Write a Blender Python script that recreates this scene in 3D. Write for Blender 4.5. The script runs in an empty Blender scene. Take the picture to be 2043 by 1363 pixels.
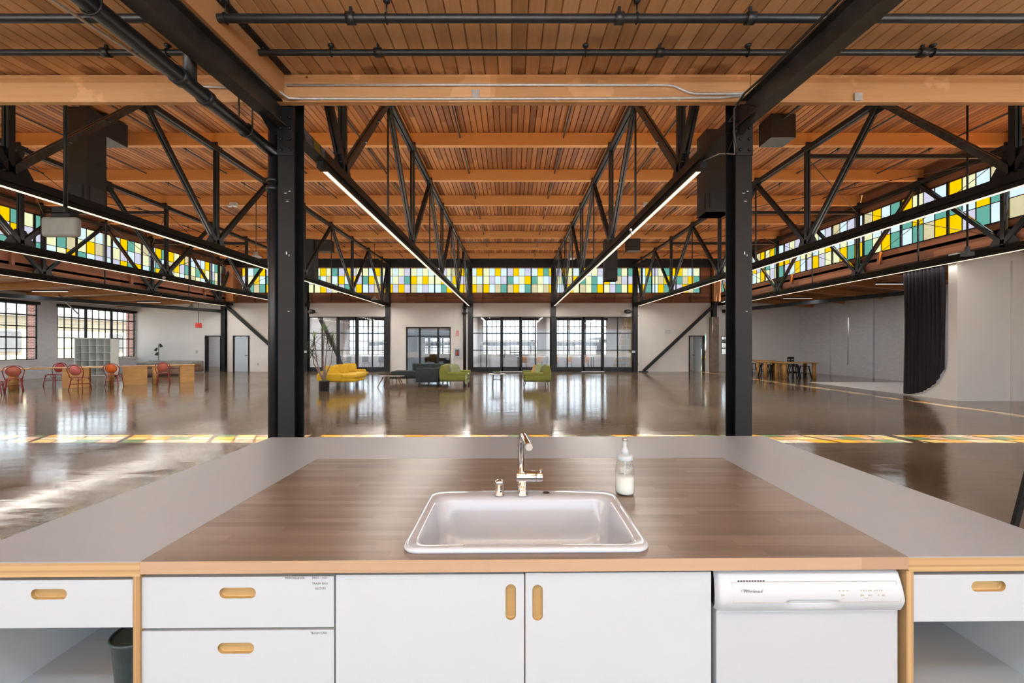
import bpy, math, random
from mathutils import Vector, Matrix
random.seed(7)
PI = math.pi
C = bpy.context.scene.collection
F = 840.0
CX, CY, H = 1021.0, 690.0, 1.6
def X(px, Y): return (px - CX) * Y / F
def Z(py, Y): return H - (py - CY) * Y / F
def SH(x, y): return y + 0.012 * x            # the island stands very slightly askew

# ------------------------------------------------------------------ mesh builder
class MB:
    def __init__(s): s.v = []; s.f = []; s.m = []; s.s = []
    def face(s, idx, m=0, sm=False): s.f.append(tuple(idx)); s.m.append(m); s.s.append(sm)
    def quad(s, a, b, c, d, m=0, sm=False):
        n = len(s.v); s.v += [tuple(a), tuple(b), tuple(c), tuple(d)]; s.face((n, n+1, n+2, n+3), m, sm)
    def box(s, x0, x1, y0, y1, z0, z1, m=0):
        n = len(s.v)
        s.v += [(x0,y0,z0),(x1,y0,z0),(x1,y1,z0),(x0,y1,z0),(x0,y0,z1),(x1,y0,z1),(x1,y1,z1),(x0,y1,z1)]
        for q in ((0,3,2,1),(4,5,6,7),(0,1,5,4),(1,2,6,5),(2,3,7,6),(3,0,4,7)): s.face([n+i for i in q], m)
        return s
    def rbox(s, x0, x1, y0, y1, z0, z1, r=0.03, m=0, seg=3):
        # box with rounded edges (a superellipsoid-like cushion block)
        n0 = len(s.v); hx, hy, hz = (x1-x0)/2, (y1-y0)/2, (z1-z0)/2; cx, cy, cz = (x0+x1)/2, (y0+y1)/2, (z0+z1)/2
        r = min(r, hx*.98, hy*.98, hz*.98)
        lat = []
        for i in range(seg+1): lat.append((-PI/2 + i*(PI/2)/seg, -1))
        for i in range(seg+1): lat.append((i*(PI/2)/seg, 1))
        rings = []
        for a, sz in lat:
            ring = []
            for k, (sx, sy) in enumerate(((1,1),(-1,1),(-1,-1),(1,-1))):
                for j in range(seg+1):
                    t = k*PI/2 + j*(PI/2)/seg
                    ring.append(len(s.v))
                    s.v.append((cx + sx*(hx-r) + r*math.cos(a)*math.cos(t), cy + sy*(hy-r) + r*math.cos(a)*math.sin(t), cz + sz*(hz-r) + r*math.sin(a)))
            rings.append(ring)
        for a, b in zip(rings, rings[1:]):
            L = len(a)
            for i in range(L): s.face((a[i], a[(i+1)%L], b[(i+1)%L], b[i]), m, True)
        s.face(rings[0][::-1], m); s.face(rings[-1], m)
        return s
    def bar(s, p, q, w, h, m=0, up=(0,0,1)):
        p, q = Vector(p), Vector(q); d = (q-p).normalized(); u = Vector(up)
        if abs(d.dot(u)) > .98: u = Vector((0,1,0))
        a = d.cross(u).normalized(); b = a.cross(d).normalized(); n = len(s.v)
        for c in (p, q):
            for i, j in ((-1,-1),(1,-1),(1,1),(-1,1)): s.v.append(tuple(c + a*(i*w/2) + b*(j*h/2)))
        for k in range(4): s.face((n+k, n+(k+1)%4, n+4+(k+1)%4, n+4+k), m)
        s.face((n+3,n+2,n+1,n), m); s.face((n+4,n+5,n+6,n+7), m)
        return s
    def tube(s, pts, r, n=10, m=0, caps=True):
        pts = [Vector(p) for p in pts]; rr = r if isinstance(r, (list, tuple)) else [r]*len(pts); prev = None; rings = []
        for i, p in enumerate(pts):
            d = (pts[min(i+1, len(pts)-1)] - pts[max(i-1, 0)]).normalized()
            if prev is None:
                u = Vector((0,0,1)) if abs(d.z) < .9 else Vector((1,0,0)); a = d.cross(u).normalized()
            else: a = (prev - d*prev.dot(d)).normalized()
            prev = a; b = d.cross(a); ring = []
            for k in range(n):
                t = 2*PI*k/n; ring.append(len(s.v)); s.v.append(tuple(p + (a*math.cos(t) + b*math.sin(t))*rr[i]))
            rings.append(ring)
        for A, B in zip(rings, rings[1:]):
            for k in range(n): s.face((A[k], A[(k+1)%n], B[(k+1)%n], B[k]), m, True)
        if caps: s.face(rings[0][::-1], m); s.face(rings[-1], m)
        return s
    def loop(s, pts, r, n=8, m=0):       # closed tube
        pts = [Vector(p) for p in pts]; N = len(pts); rings = []
        c = sum(pts, Vector())/N; nor = (pts[0]-c).cross(pts[N//4]-c).normalized()
        for i, p in enumerate(pts):
            d = (pts[(i+1)%N]-pts[i-1]).normalized(); a = nor; b = d.cross(a); ring = []
            for k in range(n):
                t = 2*PI*k/n; ring.append(len(s.v)); s.v.append(tuple(p + (a*math.cos(t)+b*math.sin(t))*r))
            rings.append(ring)
        for i in range(N):
            A, B = rings[i], rings[(i+1)%N]
            for k in range(n): s.face((A[k], A[(k+1)%n], B[(k+1)%n], B[k]), m, True)
        return s
    def lathe(s, prof, c=(0,0,0), n=28, m=0, axis='z', sm=True):
        rings = []
        for r, h in prof:
            ring = []
            for k in range(n):
                t = 2*PI*k/n; a, b = r*math.cos(t), r*math.sin(t)
                p = {'z': (a,b,h), 'x': (h,a,b), 'y': (b,h,a)}[axis]
                ring.append(len(s.v)); s.v.append((c[0]+p[0], c[1]+p[1], c[2]+p[2]))
            rings.append(ring)
        for A, B in zip(rings, rings[1:]):
            for k in range(n): s.face((A[k], A[(k+1)%n], B[(k+1)%n], B[k]), m, sm)
        if prof[0][0] > 1e-5: s.face(rings[0][::-1], m)
        if prof[-1][0] > 1e-5: s.face(rings[-1], m)
        return s
    def prism(s, poly, axis, a, b, m=0, sm=False):
        n = len(poly); o = len(s.v)
        for t in (a, b):
            for u, w in poly: s.v.append({'x': (t,u,w), 'y': (u,t,w), 'z': (u,w,t)}[axis])
        for i in range(n): s.face((o+i, o+(i+1)%n, o+n+(i+1)%n, o+n+i), m, sm)
        s.face([o+i for i in range(n)][::-1], m); s.face([o+n+i for i in range(n)], m)
        return s
    def rot(s, ang, c=(0,0), start=0):
        ca, sa = math.cos(ang), math.sin(ang)
        for i in range(start, len(s.v)):
            x, y, z = s.v[i]; x -= c[0]; y -= c[1]; s.v[i] = (c[0]+x*ca-y*sa, c[1]+x*sa+y*ca, z)
        return s
    def shear(s):
        s.v = [(x, SH(x, y), z) for x, y, z in s.v]; return s
    def build(s, name, mats, parent=None, world=False, bevel=0, fix=True, **tags):
        me = bpy.data.meshes.new(name)
        off = Vector(parent.location) if (parent is not None and world) else Vector((0,0,0))
        if parent is not None and world and parent.parent is not None: off += Vector(parent.parent.location)
        me.from_pydata([tuple(Vector(v)-off) for v in s.v], [], s.f)
        if not isinstance(mats, (list, tuple)): mats = [mats]
        for mm in mats: me.materials.append(mm)
        for p, mi, sm in zip(me.polygons, s.m, s.s): p.material_index = mi; p.use_smooth = sm
        if fix:
            import bmesh
            bm = bmesh.new(); bm.from_mesh(me); bmesh.ops.recalc_face_normals(bm, faces=bm.faces); bm.to_mesh(me); bm.free()
        me.update()
        o = bpy.data.objects.new(name, me); C.objects.link(o)
        if parent is not None: o.parent = parent
        if bevel:
            b = o.modifiers.new('edge', 'BEVEL'); b.width = bevel; b.segments = 2; b.limit_method = 'ANGLE'; b.angle_limit = .6
        for k, v in tags.items(): o[k] = v
        return o

def thing(name, label, cat, loc=(0,0,0), rz=0, group=None, kind=None):
    o = bpy.data.objects.new(name, None); C.objects.link(o); o.location = loc; o.rotation_euler = (0,0,rz)
    o.empty_display_size = .1
    o['label'] = label; o['category'] = cat
    if group: o['group'] = group
    if kind: o['kind'] = kind
    return o
def tag(o, label, cat, group=None, kind=None):
    o['label'] = label; o['category'] = cat
    if group: o['group'] = group
    if kind: o['kind'] = kind
    return o
def struct(name, mb, mats, **k): return mb.build(name, mats, kind='structure', **k)
KIDS = {}
def dup(root, loc, rz, label, group=None):
    def cp(o, parent):
        c = o.copy(); C.objects.link(c); c.parent = parent
        for ch in [x for x in ALL if x.parent == o]: cp(ch, c)
        return c
    ALL = list(root.children_recursive)
    r = cp(root, None); r.location = loc; r.rotation_euler = (0,0,rz); r['label'] = label
    if group: r['group'] = group
    return r

# ------------------------------------------------------------------ materials
def new_mat(name):
    m = bpy.data.materials.new(name); m.use_nodes = True; nt = m.node_tree; nt.nodes.clear()
    out = nt.nodes.new('ShaderNodeOutputMaterial'); b = nt.nodes.new('ShaderNodeBsdfPrincipled')
    nt.links.new(b.outputs[0], out.inputs[0]); return m, nt, b, out
def N(nt, t, **k):
    n = nt.nodes.new(t)
    for a, v in k.items(): setattr(n, a, v)
    return n
def pm(name, col, rough=.5, metal=0, noise=.12, nscale=6, bump=0, bscale=40, spec=.5, stretch=(1,1,1), coat=0, rvar=0):
    m, nt, b, out = new_mat(name); L = nt.links.new
    b.inputs['Roughness'].default_value = rough; b.inputs['Metallic'].default_value = metal
    b.inputs['Specular IOR Level'].default_value = spec; b.inputs['Coat Weight'].default_value = coat
    tc = N(nt, 'ShaderNodeTexCoord'); mp = N(nt, 'ShaderNodeMapping'); mp.inputs['Scale'].default_value = stretch
    L(tc.outputs['Object'], mp.inputs[0])
    nz = N(nt, 'ShaderNodeTexNoise'); nz.inputs['Scale'].default_value = nscale; nz.inputs['Detail'].default_value = 4
    L(mp.outputs[0], nz.inputs['Vector'])
    r = N(nt, 'ShaderNodeValToRGB'); c = col
    r.color_ramp.elements[0].position = .3; r.color_ramp.elements[1].position = .7
    r.color_ramp.elements[0].color = (c[0]*(1-noise), c[1]*(1-noise), c[2]*(1-noise), 1)
    r.color_ramp.elements[1].color = (min(1,c[0]*(1+noise)), min(1,c[1]*(1+noise)), min(1,c[2]*(1+noise)), 1)
    L(nz.outputs[0], r.inputs[0]); L(r.outputs[0], b.inputs['Base Color'])
    if rvar:
        mr = N(nt, 'ShaderNodeMapRange'); mr.inputs['To Min'].default_value = max(.02, rough-rvar); mr.inputs['To Max'].default_value = rough+rvar
        L(nz.outputs[0], mr.inputs[0]); L(mr.outputs[0], b.inputs['Roughness'])
    if bump:
        n2 = N(nt, 'ShaderNodeTexNoise'); n2.inputs['Scale'].default_value = bscale; n2.inputs['Detail'].default_value = 3
        L(mp.outputs[0], n2.inputs['Vector']); bp = N(nt, 'ShaderNodeBump'); bp.inputs['Strength'].default_value = bump; bp.inputs['Distance'].default_value = .01
        L(n2.outputs[0], bp.inputs['Height']); L(bp.outputs[0], b.inputs['Normal'])
    return m
def planks(name, dark, mid, light, w, run, axis='x', length=3.2, grain=1.0, rough=.6, stain=0, dist=.01):
    """boards of width w across `axis`, running along `run`, each with its own tone and a stretched grain"""
    m, nt, b, out = new_mat(name); L = nt.links.new; b.inputs['Roughness'].default_value = rough
    tc = N(nt, 'ShaderNodeTexCoord'); sp = N(nt, 'ShaderNodeSeparateXYZ'); L(tc.outputs['Object'], sp.inputs[0])
    A = sp.outputs['XYZ'.index(axis.upper())]; B = sp.outputs['XYZ'.index(run.upper())]
    def M(op, a, bb=None):
        n = N(nt, 'ShaderNodeMath', operation=op)
        if hasattr(a, 'links'): L(a, n.inputs[0])
        else: n.inputs[0].default_value = a
        if bb is not None:
            if hasattr(bb, 'links'): L(bb, n.inputs[1])
            else: n.inputs[1].default_value = bb
        return n.outputs[0]
    ia = M('FLOOR', M('DIVIDE', A, w))
    w1 = N(nt, 'ShaderNodeTexWhiteNoise', noise_dimensions='1D'); L(ia, w1.inputs['W'])
    ib = M('FLOOR', M('ADD', M('DIVIDE', B, length), M('MULTIPLY', w1.outputs[0], 7.0)))
    cb = N(nt, 'ShaderNodeCombineXYZ'); L(ia, cb.inputs[0]); L(ib, cb.inputs[1])
    w2 = N(nt, 'ShaderNodeTexWhiteNoise', noise_dimensions='2D'); L(cb.outputs[0], w2.inputs['Vector'])
    gr = N(nt, 'ShaderNodeCombineXYZ'); L(M('MULTIPLY', A, 28.0*grain), gr.inputs[0]); L(M('MULTIPLY', B, 1.1*grain), gr.inputs[1]); L(M('MULTIPLY', ia, 3.7), gr.inputs[2])
    nz = N(nt, 'ShaderNodeTexNoise'); nz.inputs['Scale'].default_value = 1.0; nz.inputs['Detail'].default_value = 5; nz.inputs['Distortion'].default_value = .6
    L(gr.outputs[0], nz.inputs['Vector'])
    t = M('ADD', M('MULTIPLY', w2.outputs[0], .62), M('MULTIPLY', nz.outputs[0], .45))
    r = N(nt, 'ShaderNodeValToRGB'); e = r.color_ramp.elements
    e[0].position = .12; e[0].color = (*dark, 1); e[1].position = .95; e[1].color = (*light, 1)
    k = e.new(.52); k.color = (*mid, 1)
    L(t, r.inputs[0]); col = r.outputs[0]
    if stain:
        n3 = N(nt, 'ShaderNodeTexNoise'); n3.inputs['Scale'].default_value = .9; n3.inputs['Detail'].default_value = 6
        L(tc.outputs['Object'], n3.inputs['Vector'])
        r3 = N(nt, 'ShaderNodeValToRGB'); r3.color_ramp.elements[0].position = .3; r3.color_ramp.elements[0].color = (.55,.45,.42,1)
        r3.color_ramp.elements[1].position = .45; r3.color_ramp.elements[1].color = (1,1,1,1); L(n3.outputs[0], r3.inputs[0])
        mx = N(nt, 'ShaderNodeMix', data_type='RGBA', blend_type='MULTIPLY'); mx.inputs[0].default_value = stain
        L(col, mx.inputs[6]); L(r3.outputs[0], mx.inputs[7]); col = mx.outputs[2]
    if name == 'deck_boards':       # old water stains where the boards meet the beam
        n4 = N(nt, 'ShaderNodeTexNoise'); n4.inputs['Scale'].default_value = 3.5; n4.inputs['Detail'].default_value = 7; L(tc.outputs['Object'], n4.inputs['Vector'])
        v = M('ADD', M('MULTIPLY', M('SUBTRACT', B, 4.58), 2.6), M('ADD', M('MULTIPLY', n4.outputs[0], 1.5), M('MULTIPLY', w1.outputs[0], .35)))
        r4 = N(nt, 'ShaderNodeValToRGB'); r4.color_ramp.elements[0].position = .72; r4.color_ramp.elements[0].color = (1,1,1,1); r4.color_ramp.elements[1].position = .98; r4.color_ramp.elements[1].color = (.3,.2,.16,1)
        L(v, r4.inputs[0]); mx4 = N(nt, 'ShaderNodeMix', data_type='RGBA', blend_type='MULTIPLY'); mx4.inputs[0].default_value = .85
        L(col, mx4.inputs[6]); L(r4.outputs[0], mx4.inputs[7]); col = mx4.outputs[2]
    if name == 'timber':            # peeled and repainted patches, knots and checks
        n4 = N(nt, 'ShaderNodeTexNoise'); n4.inputs['Scale'].default_value = 1.3; n4.inputs['Detail'].default_value = 5; L(tc.outputs['Object'], n4.inputs['Vector'])
        r4 = N(nt, 'ShaderNodeValToRGB'); r4.color_ramp.elements[0].position = .56; r4.color_ramp.elements[0].color = (1,1,1,1); r4.color_ramp.elements[1].position = .575; r4.color_ramp.elements[1].color = (1.28,1.35,1.45,1)
        L(n4.outputs[0], r4.inputs[0]); mx4 = N(nt, 'ShaderNodeMix', data_type='RGBA', blend_type='MULTIPLY'); mx4.inputs[0].default_value = .7; mx4.clamp_result = False
        L(col, mx4.inputs[6]); L(r4.outputs[0], mx4.inputs[7]); col = mx4.outputs[2]
        v5 = N(nt, 'ShaderNodeTexVoronoi'); v5.inputs['Scale'].default_value = 2.6; L(tc.outputs['Object'], v5.inputs['Vector'])
        r5 = N(nt, 'ShaderNodeValToRGB'); r5.color_ramp.elements[0].position = .03; r5.color_ramp.elements[0].color = (.3,.2,.15,1); r5.color_ramp.elements[1].position = .06; r5.color_ramp.elements[1].color = (1,1,1,1)
        L(v5.outputs[0], r5.inputs[0]); mx5 = N(nt, 'ShaderNodeMix', data_type='RGBA', blend_type='MULTIPLY'); mx5.inputs[0].default_value = .9
        L(col, mx5.inputs[6]); L(r5.outputs[0], mx5.inputs[7]); col = mx5.outputs[2]
    L(col, b.inputs['Base Color'])
    bp = N(nt, 'ShaderNodeBump'); bp.inputs['Strength'].default_value = .25; bp.inputs['Distance'].default_value = dist
    L(nz.outputs[0], bp.inputs['Height']); L(bp.outputs[0], b.inputs['Normal'])
    return m
def brick(name, c1, c2, mortar, scale=1.0, bump=.4, axes=('y','z'), rough=.7):
    m, nt, b, out = new_mat(name); L = nt.links.new; b.inputs['Roughness'].default_value = rough
    tc = N(nt, 'ShaderNodeTexCoord'); sp = N(nt, 'ShaderNodeSeparateXYZ'); L(tc.outputs['Object'], sp.inputs[0])
    cb = N(nt, 'ShaderNodeCombineXYZ'); L(sp.outputs['XYZ'.index(axes[0].upper())], cb.inputs[0]); L(sp.outputs['XYZ'.index(axes[1].upper())], cb.inputs[1])
    bt = N(nt, 'ShaderNodeTexBrick'); L(cb.outputs[0], bt.inputs['Vector'])
    bt.inputs['Color1'].default_value = (*c1,1); bt.inputs['Color2'].default_value = (*c2,1); bt.inputs['Mortar'].default_value = (*mortar,1)
    bt.inputs['Scale'].default_value = scale; bt.inputs['Mortar Size'].default_value = .008; bt.inputs['Brick Width'].default_value = .22; bt.inputs['Row Height'].default_value = .075
    L(bt.outputs[0], b.inputs['Base Color'])
    bp = N(nt, 'ShaderNodeBump'); bp.inputs['Strength'].default_value = bump; bp.inputs['Distance'].default_value = .01
    L(bt.outputs['Fac'], bp.inputs['Height']); bp.invert = True; L(bp.outputs[0], b.inputs['Normal'])
    return m
def glass(name, col, refl=1.0, dirt=0.0):
    m = bpy.data.materials.new(name); m.use_nodes = True; nt = m.node_tree; nt.nodes.clear(); L = nt.links.new
    out = N(nt, 'ShaderNodeOutputMaterial'); tr = N(nt, 'ShaderNodeBsdfTransparent'); gl = N(nt, 'ShaderNodeBsdfGlossy')
    gl.inputs['Roughness'].default_value = .03; lw = N(nt, 'ShaderNodeLayerWeight'); lw.inputs[0].default_value = .5
    pw = N(nt, 'ShaderNodeMath', operation='POWER'); pw.inputs[1].default_value = 5; L(lw.outputs['Facing'], pw.inputs[0])
    fr = N(nt, 'ShaderNodeMath', operation='MULTIPLY_ADD'); fr.inputs[1].default_value = .92; fr.inputs[2].default_value = .05; L(pw.outputs[0], fr.inputs[0])
    mx = N(nt, 'ShaderNodeMixShader'); mu = N(nt, 'ShaderNodeMath', operation='MULTIPLY'); mu.inputs[1].default_value = refl
    L(fr.outputs[0], mu.inputs[0]); L(mu.outputs[0], mx.inputs[0]); L(tr.outputs[0], mx.inputs[1]); L(gl.outputs[0], mx.inputs[2])
    tr.inputs[0].default_value = (*col, 1)
    if dirt:
        tc = N(nt, 'ShaderNodeTexCoord'); nz = N(nt, 'ShaderNodeTexNoise'); nz.inputs['Scale'].default_value = 3.0; nz.inputs['Detail'].default_value = 5
        L(tc.outputs['Object'], nz.inputs['Vector']); r = N(nt, 'ShaderNodeValToRGB')
        r.color_ramp.elements[0].color = tuple(c*(1-dirt) for c in col)+(1,); r.color_ramp.elements[1].color = (*col,1)
        r.color_ramp.elements[0].position = .3; r.color_ramp.elements[1].position = .6
        L(nz.outputs[0], r.inputs[0]); L(r.outputs[0], tr.inputs[0])
    L(mx.outputs[0], out.inputs[0]); return m
def emit(name, col, s):
    m, nt, b, out = new_mat(name)
    b.inputs['Base Color'].default_value = (.8,.8,.8,1); b.inputs['Emission Color'].default_value = (*col,1); b.inputs['Emission Strength'].default_value = s
    return m

SKY = 3.5
STEEL = pm('black_steel', (.008,.009,.011), .48, 0, .35, 5, .15, 30, rvar=.08, spec=.35)
STEELW = pm('worn_and_lit_steel', (.03,.03,.031), .4, .1, .5, 7, .15, 30, rvar=.1)
STEELF = pm('column_steel', (.006,.0078,.011), .5, 0, .35, 3, .12, 20, rvar=.08, spec=.28)
PIPE = pm('painted_pipe', (.014,.017,.023), .38, 0, .3, 6, .08, 40)
GALV = pm('galvanised', (.55,.56,.58), .35, .25, .1, 20)
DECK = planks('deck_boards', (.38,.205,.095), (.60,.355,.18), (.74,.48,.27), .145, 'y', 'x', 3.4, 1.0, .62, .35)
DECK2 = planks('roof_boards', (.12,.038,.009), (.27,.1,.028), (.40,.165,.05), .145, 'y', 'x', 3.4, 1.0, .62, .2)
TIMB = planks('timber', (.38,.19,.08), (.54,.29,.135), (.66,.40,.21), 3.0, 'x', 'z', 6.0, 1.1, .6, .5)
TIMB2 = planks('purlin_timber', (.34,.14,.042), (.46,.21,.067), (.53,.25,.085), 3.0, 'x', 'z', 7.0, .3, .6, 0)
SHEATH = planks('sheathing', (.09,.03,.014), (.17,.06,.028), (.26,.105,.048), .16, 'x', 'z', 3.0, .8, .7, .3)
SHEATHY = planks('sheathing_side', (.09,.03,.014), (.17,.06,.028), (.26,.105,.048), .16, 'y', 'z', 3.0, .8, .7, .3)
WALL = pm('white_paint', (.7,.68,.655), .62, 0, .03, 1.2, .05, 25)
WALLB = brick('painted_brick', (.64,.64,.67), (.58,.58,.62), (.53,.53,.57), 1, .25, ('y','z'))
WALLBX = brick('painted_brick_back', (.62,.62,.63), (.57,.57,.59), (.52,.52,.54), 1, .25, ('x','z'))
REDB = brick('red_brick', (.36,.12,.09), (.28,.09,.075), (.5,.45,.42), 1, .4, ('x','z'))
DARKIN = pm('grey_paint', (.11,.12,.135), .6, 0, .05, 2)
LAM = pm('white_laminate', (.49,.57,.645), .33, 0, .012, 3, spec=.4)
LAMT = pm('worktop_laminate', (.30,.35,.44), .36, 0, .02, 2.2, spec=.45, rvar=.04)
PLYE = planks('ply_edge', (.29,.185,.085), (.43,.295,.145), (.5,.365,.195), .007, 'x', 'z', 5, .8, .5, 0, .002)
PLYV = planks('ply_edge_upright', (.29,.185,.085), (.43,.295,.145), (.5,.365,.195), .005, 'z', 'x', 5, .8, .5, 0, .002)
PLYF = pm('ply_face', (.40,.285,.125), .5, 0, .14, 1.6, .03, 20, stretch=(1,1,8))
BUTCH = planks('butcher_block', (.115,.092,.08), (.165,.132,.115), (.22,.182,.16), .038, 'x', 'y', .62, 1.4, .3, 0, .002)
BUTCH_LIT = planks('butcher_edge_lit', (.31,.215,.14), (.41,.30,.205), (.48,.365,.26), .12, 'x', 'z', 1.2, 1.2, .45, 0, .002)  # same block as the top; light on the front edge put into its colour
PORC = pm('sink_enamel', (.5,.575,.68), .12, 0, .01, 3, coat=.3)
CHROME = pm('chrome', (.75,.75,.76), .07, 1, .02, 3)
BRUSH = pm('brushed_nickel', (.5,.49,.47), .28, .9, .05, 10)
BLACKP = pm('black_plastic', (.02,.02,.022), .45, 0, .1)
TEXTM = pm('grey_print', (.10,.10,.11), .6, 0, .05)
WPL = pm('appliance_white', (.47,.54,.61), .22, 0, .01, 3)
BINM = pm('dark_teal_plastic', (.035,.06,.07), .5, 0, .2, 30)
RATT_R = pm('red_rattan', (.24,.028,.022), .45, 0, .3, 80)
RATT_C = pm('coral_weave', (.46,.13,.08), .6, 0, .3, 120)
RATT_D = pm('crimson_weave', (.45,.06,.07), .6, 0, .3, 120)
RATT_O = pm('orange_weave', (.68,.14,.02), .6, 0, .3, 120)
RATT_P = pm('pink_weave', (.55,.14,.13), .6, 0, .35, 120)
YEL = pm('yellow_velvet', (.62,.38,.012), .75, 0, .12, 6, .1, 60)
DGRN = pm('dark_green_velvet', (.009,.019,.02), .7, 0, .3, 8, .1, 60)
OLV = pm('olive_fabric', (.17,.18,.03), .8, 0, .12, 8, .15, 90)
OLVD = pm('olive_fabric_dark', (.09,.095,.02), .8, 0, .12, 8, .15, 90)
PILL = pm('sage_pillow', (.28,.33,.17), .8, 0, .35, 9)
PILLO = pm('amber_pillow', (.5,.26,.07), .8, 0, .3, 9)
WALN = pm('walnut', (.16,.075,.04), .4, 0, .2, 4, stretch=(1,6,6))
STONE = pm('white_stone', (.6,.6,.58), .3, 0, .08, 6)
LEAF = pm('leaf_green', (.025,.045,.018), .5, 0, .35, 5)
LEAFT = pm('leaf_tip', (.15,.23,.05), .5, 0, .3, 5)
BARK = pm('pale_bark', (.22,.17,.14), .8, 0, .3, 12)
BROWNL = pm('brown_leather', (.2,.12,.08), .55, 0, .2, 3)
GREYC = pm('grey_cover', (.22,.22,.21), .8, 0, .15, 3)
CURT = pm('black_curtain', (.008,.006,.012), .85, 0, .4, 30, .3, 80)
CYC = pm('cyc_white', (.7,.69,.67), .55, 0, .02, 1)
TABLEW = pm('golden_oak', (.45,.24,.07), .45, 0, .16, 2.5, stretch=(1,1,5))
CONC = pm('raw_concrete', (.2,.16,.13), .8, 0, .25, 4, .3, 12)
REDP = pm('red_enamel', (.55,.04,.03), .4)
GREYP = pm('grey_plastic', (.42,.42,.4), .45)
DUCT = pm('duct_black', (.009,.008,.009), .5, 0, .3, 3)
EXTY = pm('yellow_stucco', (.42,.36,.25), .8, 0, .1, 1)
EXTG = pm('grey_cladding', (.05,.052,.058), .8, 0, .2, 2)
EXTW = pm('pale_render', (.12,.115,.11), .8, 0, .1, 1)
ASPH = pm('asphalt', (.14,.14,.14), .9, 0, .2, 3)
LED = emit('led_diffuser', (1,.8,.62), 1.15)
LEDN = emit('led_glow_small', (1,.9,.8), 1.4)
CLEAR = glass('clear_glass', (.93,.95,.95), 1.0)
CLEARD = glass('window_glass', (.93,.94,.95), .8)
TINTS = {'Y': (1.0,.55,.0), 'P': (.86,.80,.43), 'B': (.70,.80,.84), 'G': (.13,.36,.27), 'L': (.63,.56,.62), 'T': (.66,.53,.29)}
GM = {}
for k, c in TINTS.items():
    GM[k] = glass('stained_'+{'Y':'amber','P':'straw','B':'ice','G':'sea','L':'lilac','T':'tan'}[k], tuple(v*.34 for v in c), .5, .08)
GLIST = ['Y','P','B','G','L','T']

# polished concrete floor
def floor_mat():
    m, nt, b, out = new_mat('polished_concrete'); L = nt.links.new
    tc = N(nt, 'ShaderNodeTexCoord')
    n1 = N(nt, 'ShaderNodeTexNoise'); n1.inputs['Scale'].default_value = .45; n1.inputs['Detail'].default_value = 7; n1.inputs['Roughness'].default_value = .62
    n2 = N(nt, 'ShaderNodeTexNoise'); n2.inputs['Scale'].default_value = 5; n2.inputs['Detail'].default_value = 6
    off = N(nt, 'ShaderNodeMapping'); off.inputs['Location'].default_value = (13.3, 41.7, 2.1); L(tc.outputs['Object'], off.inputs[0])
    L(off.outputs[0], n1.inputs['Vector']); L(tc.outputs['Object'], n2.inputs['Vector'])
    r = N(nt, 'ShaderNodeValToRGB'); e = r.color_ramp.elements
    e[0].position = .3; e[0].color = (.075,.05,.028,1); e[1].position = .72; e[1].color = (.22,.16,.098,1)
    k = e.new(.5); k.color = (.15,.107,.065,1)
    b.inputs['Specular IOR Level'].default_value = .85
    ad = N(nt, 'ShaderNodeMath', operation='MULTIPLY_ADD'); ad.inputs[1].default_value = .3; L(n2.outputs[0], ad.inputs[0])
    mu = N(nt, 'ShaderNodeMath', operation='MULTIPLY'); mu.inputs[1].default_value = .7; L(n1.outputs[0], mu.inputs[0]); L(mu.outputs[0], ad.inputs[2])
    L(ad.outputs[0], r.inputs[0])
    # cracks
    vo = N(nt, 'ShaderNodeTexVoronoi', feature='DISTANCE_TO_EDGE'); vo.inputs['Scale'].default_value = .16
    nd = N(nt, 'ShaderNodeTexNoise'); nd.inputs['Scale'].default_value = .8; nd.inputs['Detail'].default_value = 5; L(tc.outputs['Object'], nd.inputs['Vector'])
    va = N(nt, 'ShaderNodeVectorMath', operation='ADD'); sc = N(nt, 'ShaderNodeVectorMath', operation='SCALE'); sc.inputs['Scale'].default_value = 1.4
    L(nd.outputs['Color'], sc.inputs[0]); L(tc.outputs['Object'], va.inputs[0]); L(sc.outputs[0], va.inputs[1]); L(va.outputs[0], vo.inputs['Vector'])
    cr = N(nt, 'ShaderNodeValToRGB'); cr.color_ramp.elements[0].color = (.45,.42,.4,1); cr.color_ramp.elements[0].position = .0; cr.color_ramp.elements[1].position = .0016; cr.color_ramp.elements[1].color = (1,1,1,1)
    L(vo.outputs[0], cr.inputs[0]); mx = N(nt, 'ShaderNodeMix', data_type='RGBA', blend_type='MULTIPLY'); mx.inputs[0].default_value = 1
    L(r.outputs[0], mx.inputs[6]); L(cr.outputs[0], mx.inputs[7]); L(mx.outputs[2], b.inputs['Base Color'])
    mr = N(nt, 'ShaderNodeMapRange'); mr.inputs['From Min'].default_value = .35; mr.inputs['From Max'].default_value = .7; mr.inputs['To Min'].default_value = .085; mr.inputs['To Max'].default_value = .19
    L(n1.outputs[0], mr.inputs[0]); L(mr.outputs[0], b.inputs['Roughness'])
    mp = N(nt, 'ShaderNodeMapping'); mp.inputs['Scale'].default_value = (.9,3.2,1); L(tc.outputs['Object'], mp.inputs[0])
    n3 = N(nt, 'ShaderNodeTexNoise'); n3.inputs['Scale'].default_value = 1.3; n3.inputs['Detail'].default_value = 3; L(mp.outputs[0], n3.inputs['Vector'])
    bp = N(nt, 'ShaderNodeBump'); bp.inputs['Strength'].default_value = .22; bp.inputs['Distance'].default_value = .013
    L(n3.outputs[0], bp.inputs['Height']); L(bp.outputs[0], b.inputs['Normal'])
    return m
FLOOR = floor_mat()

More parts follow.
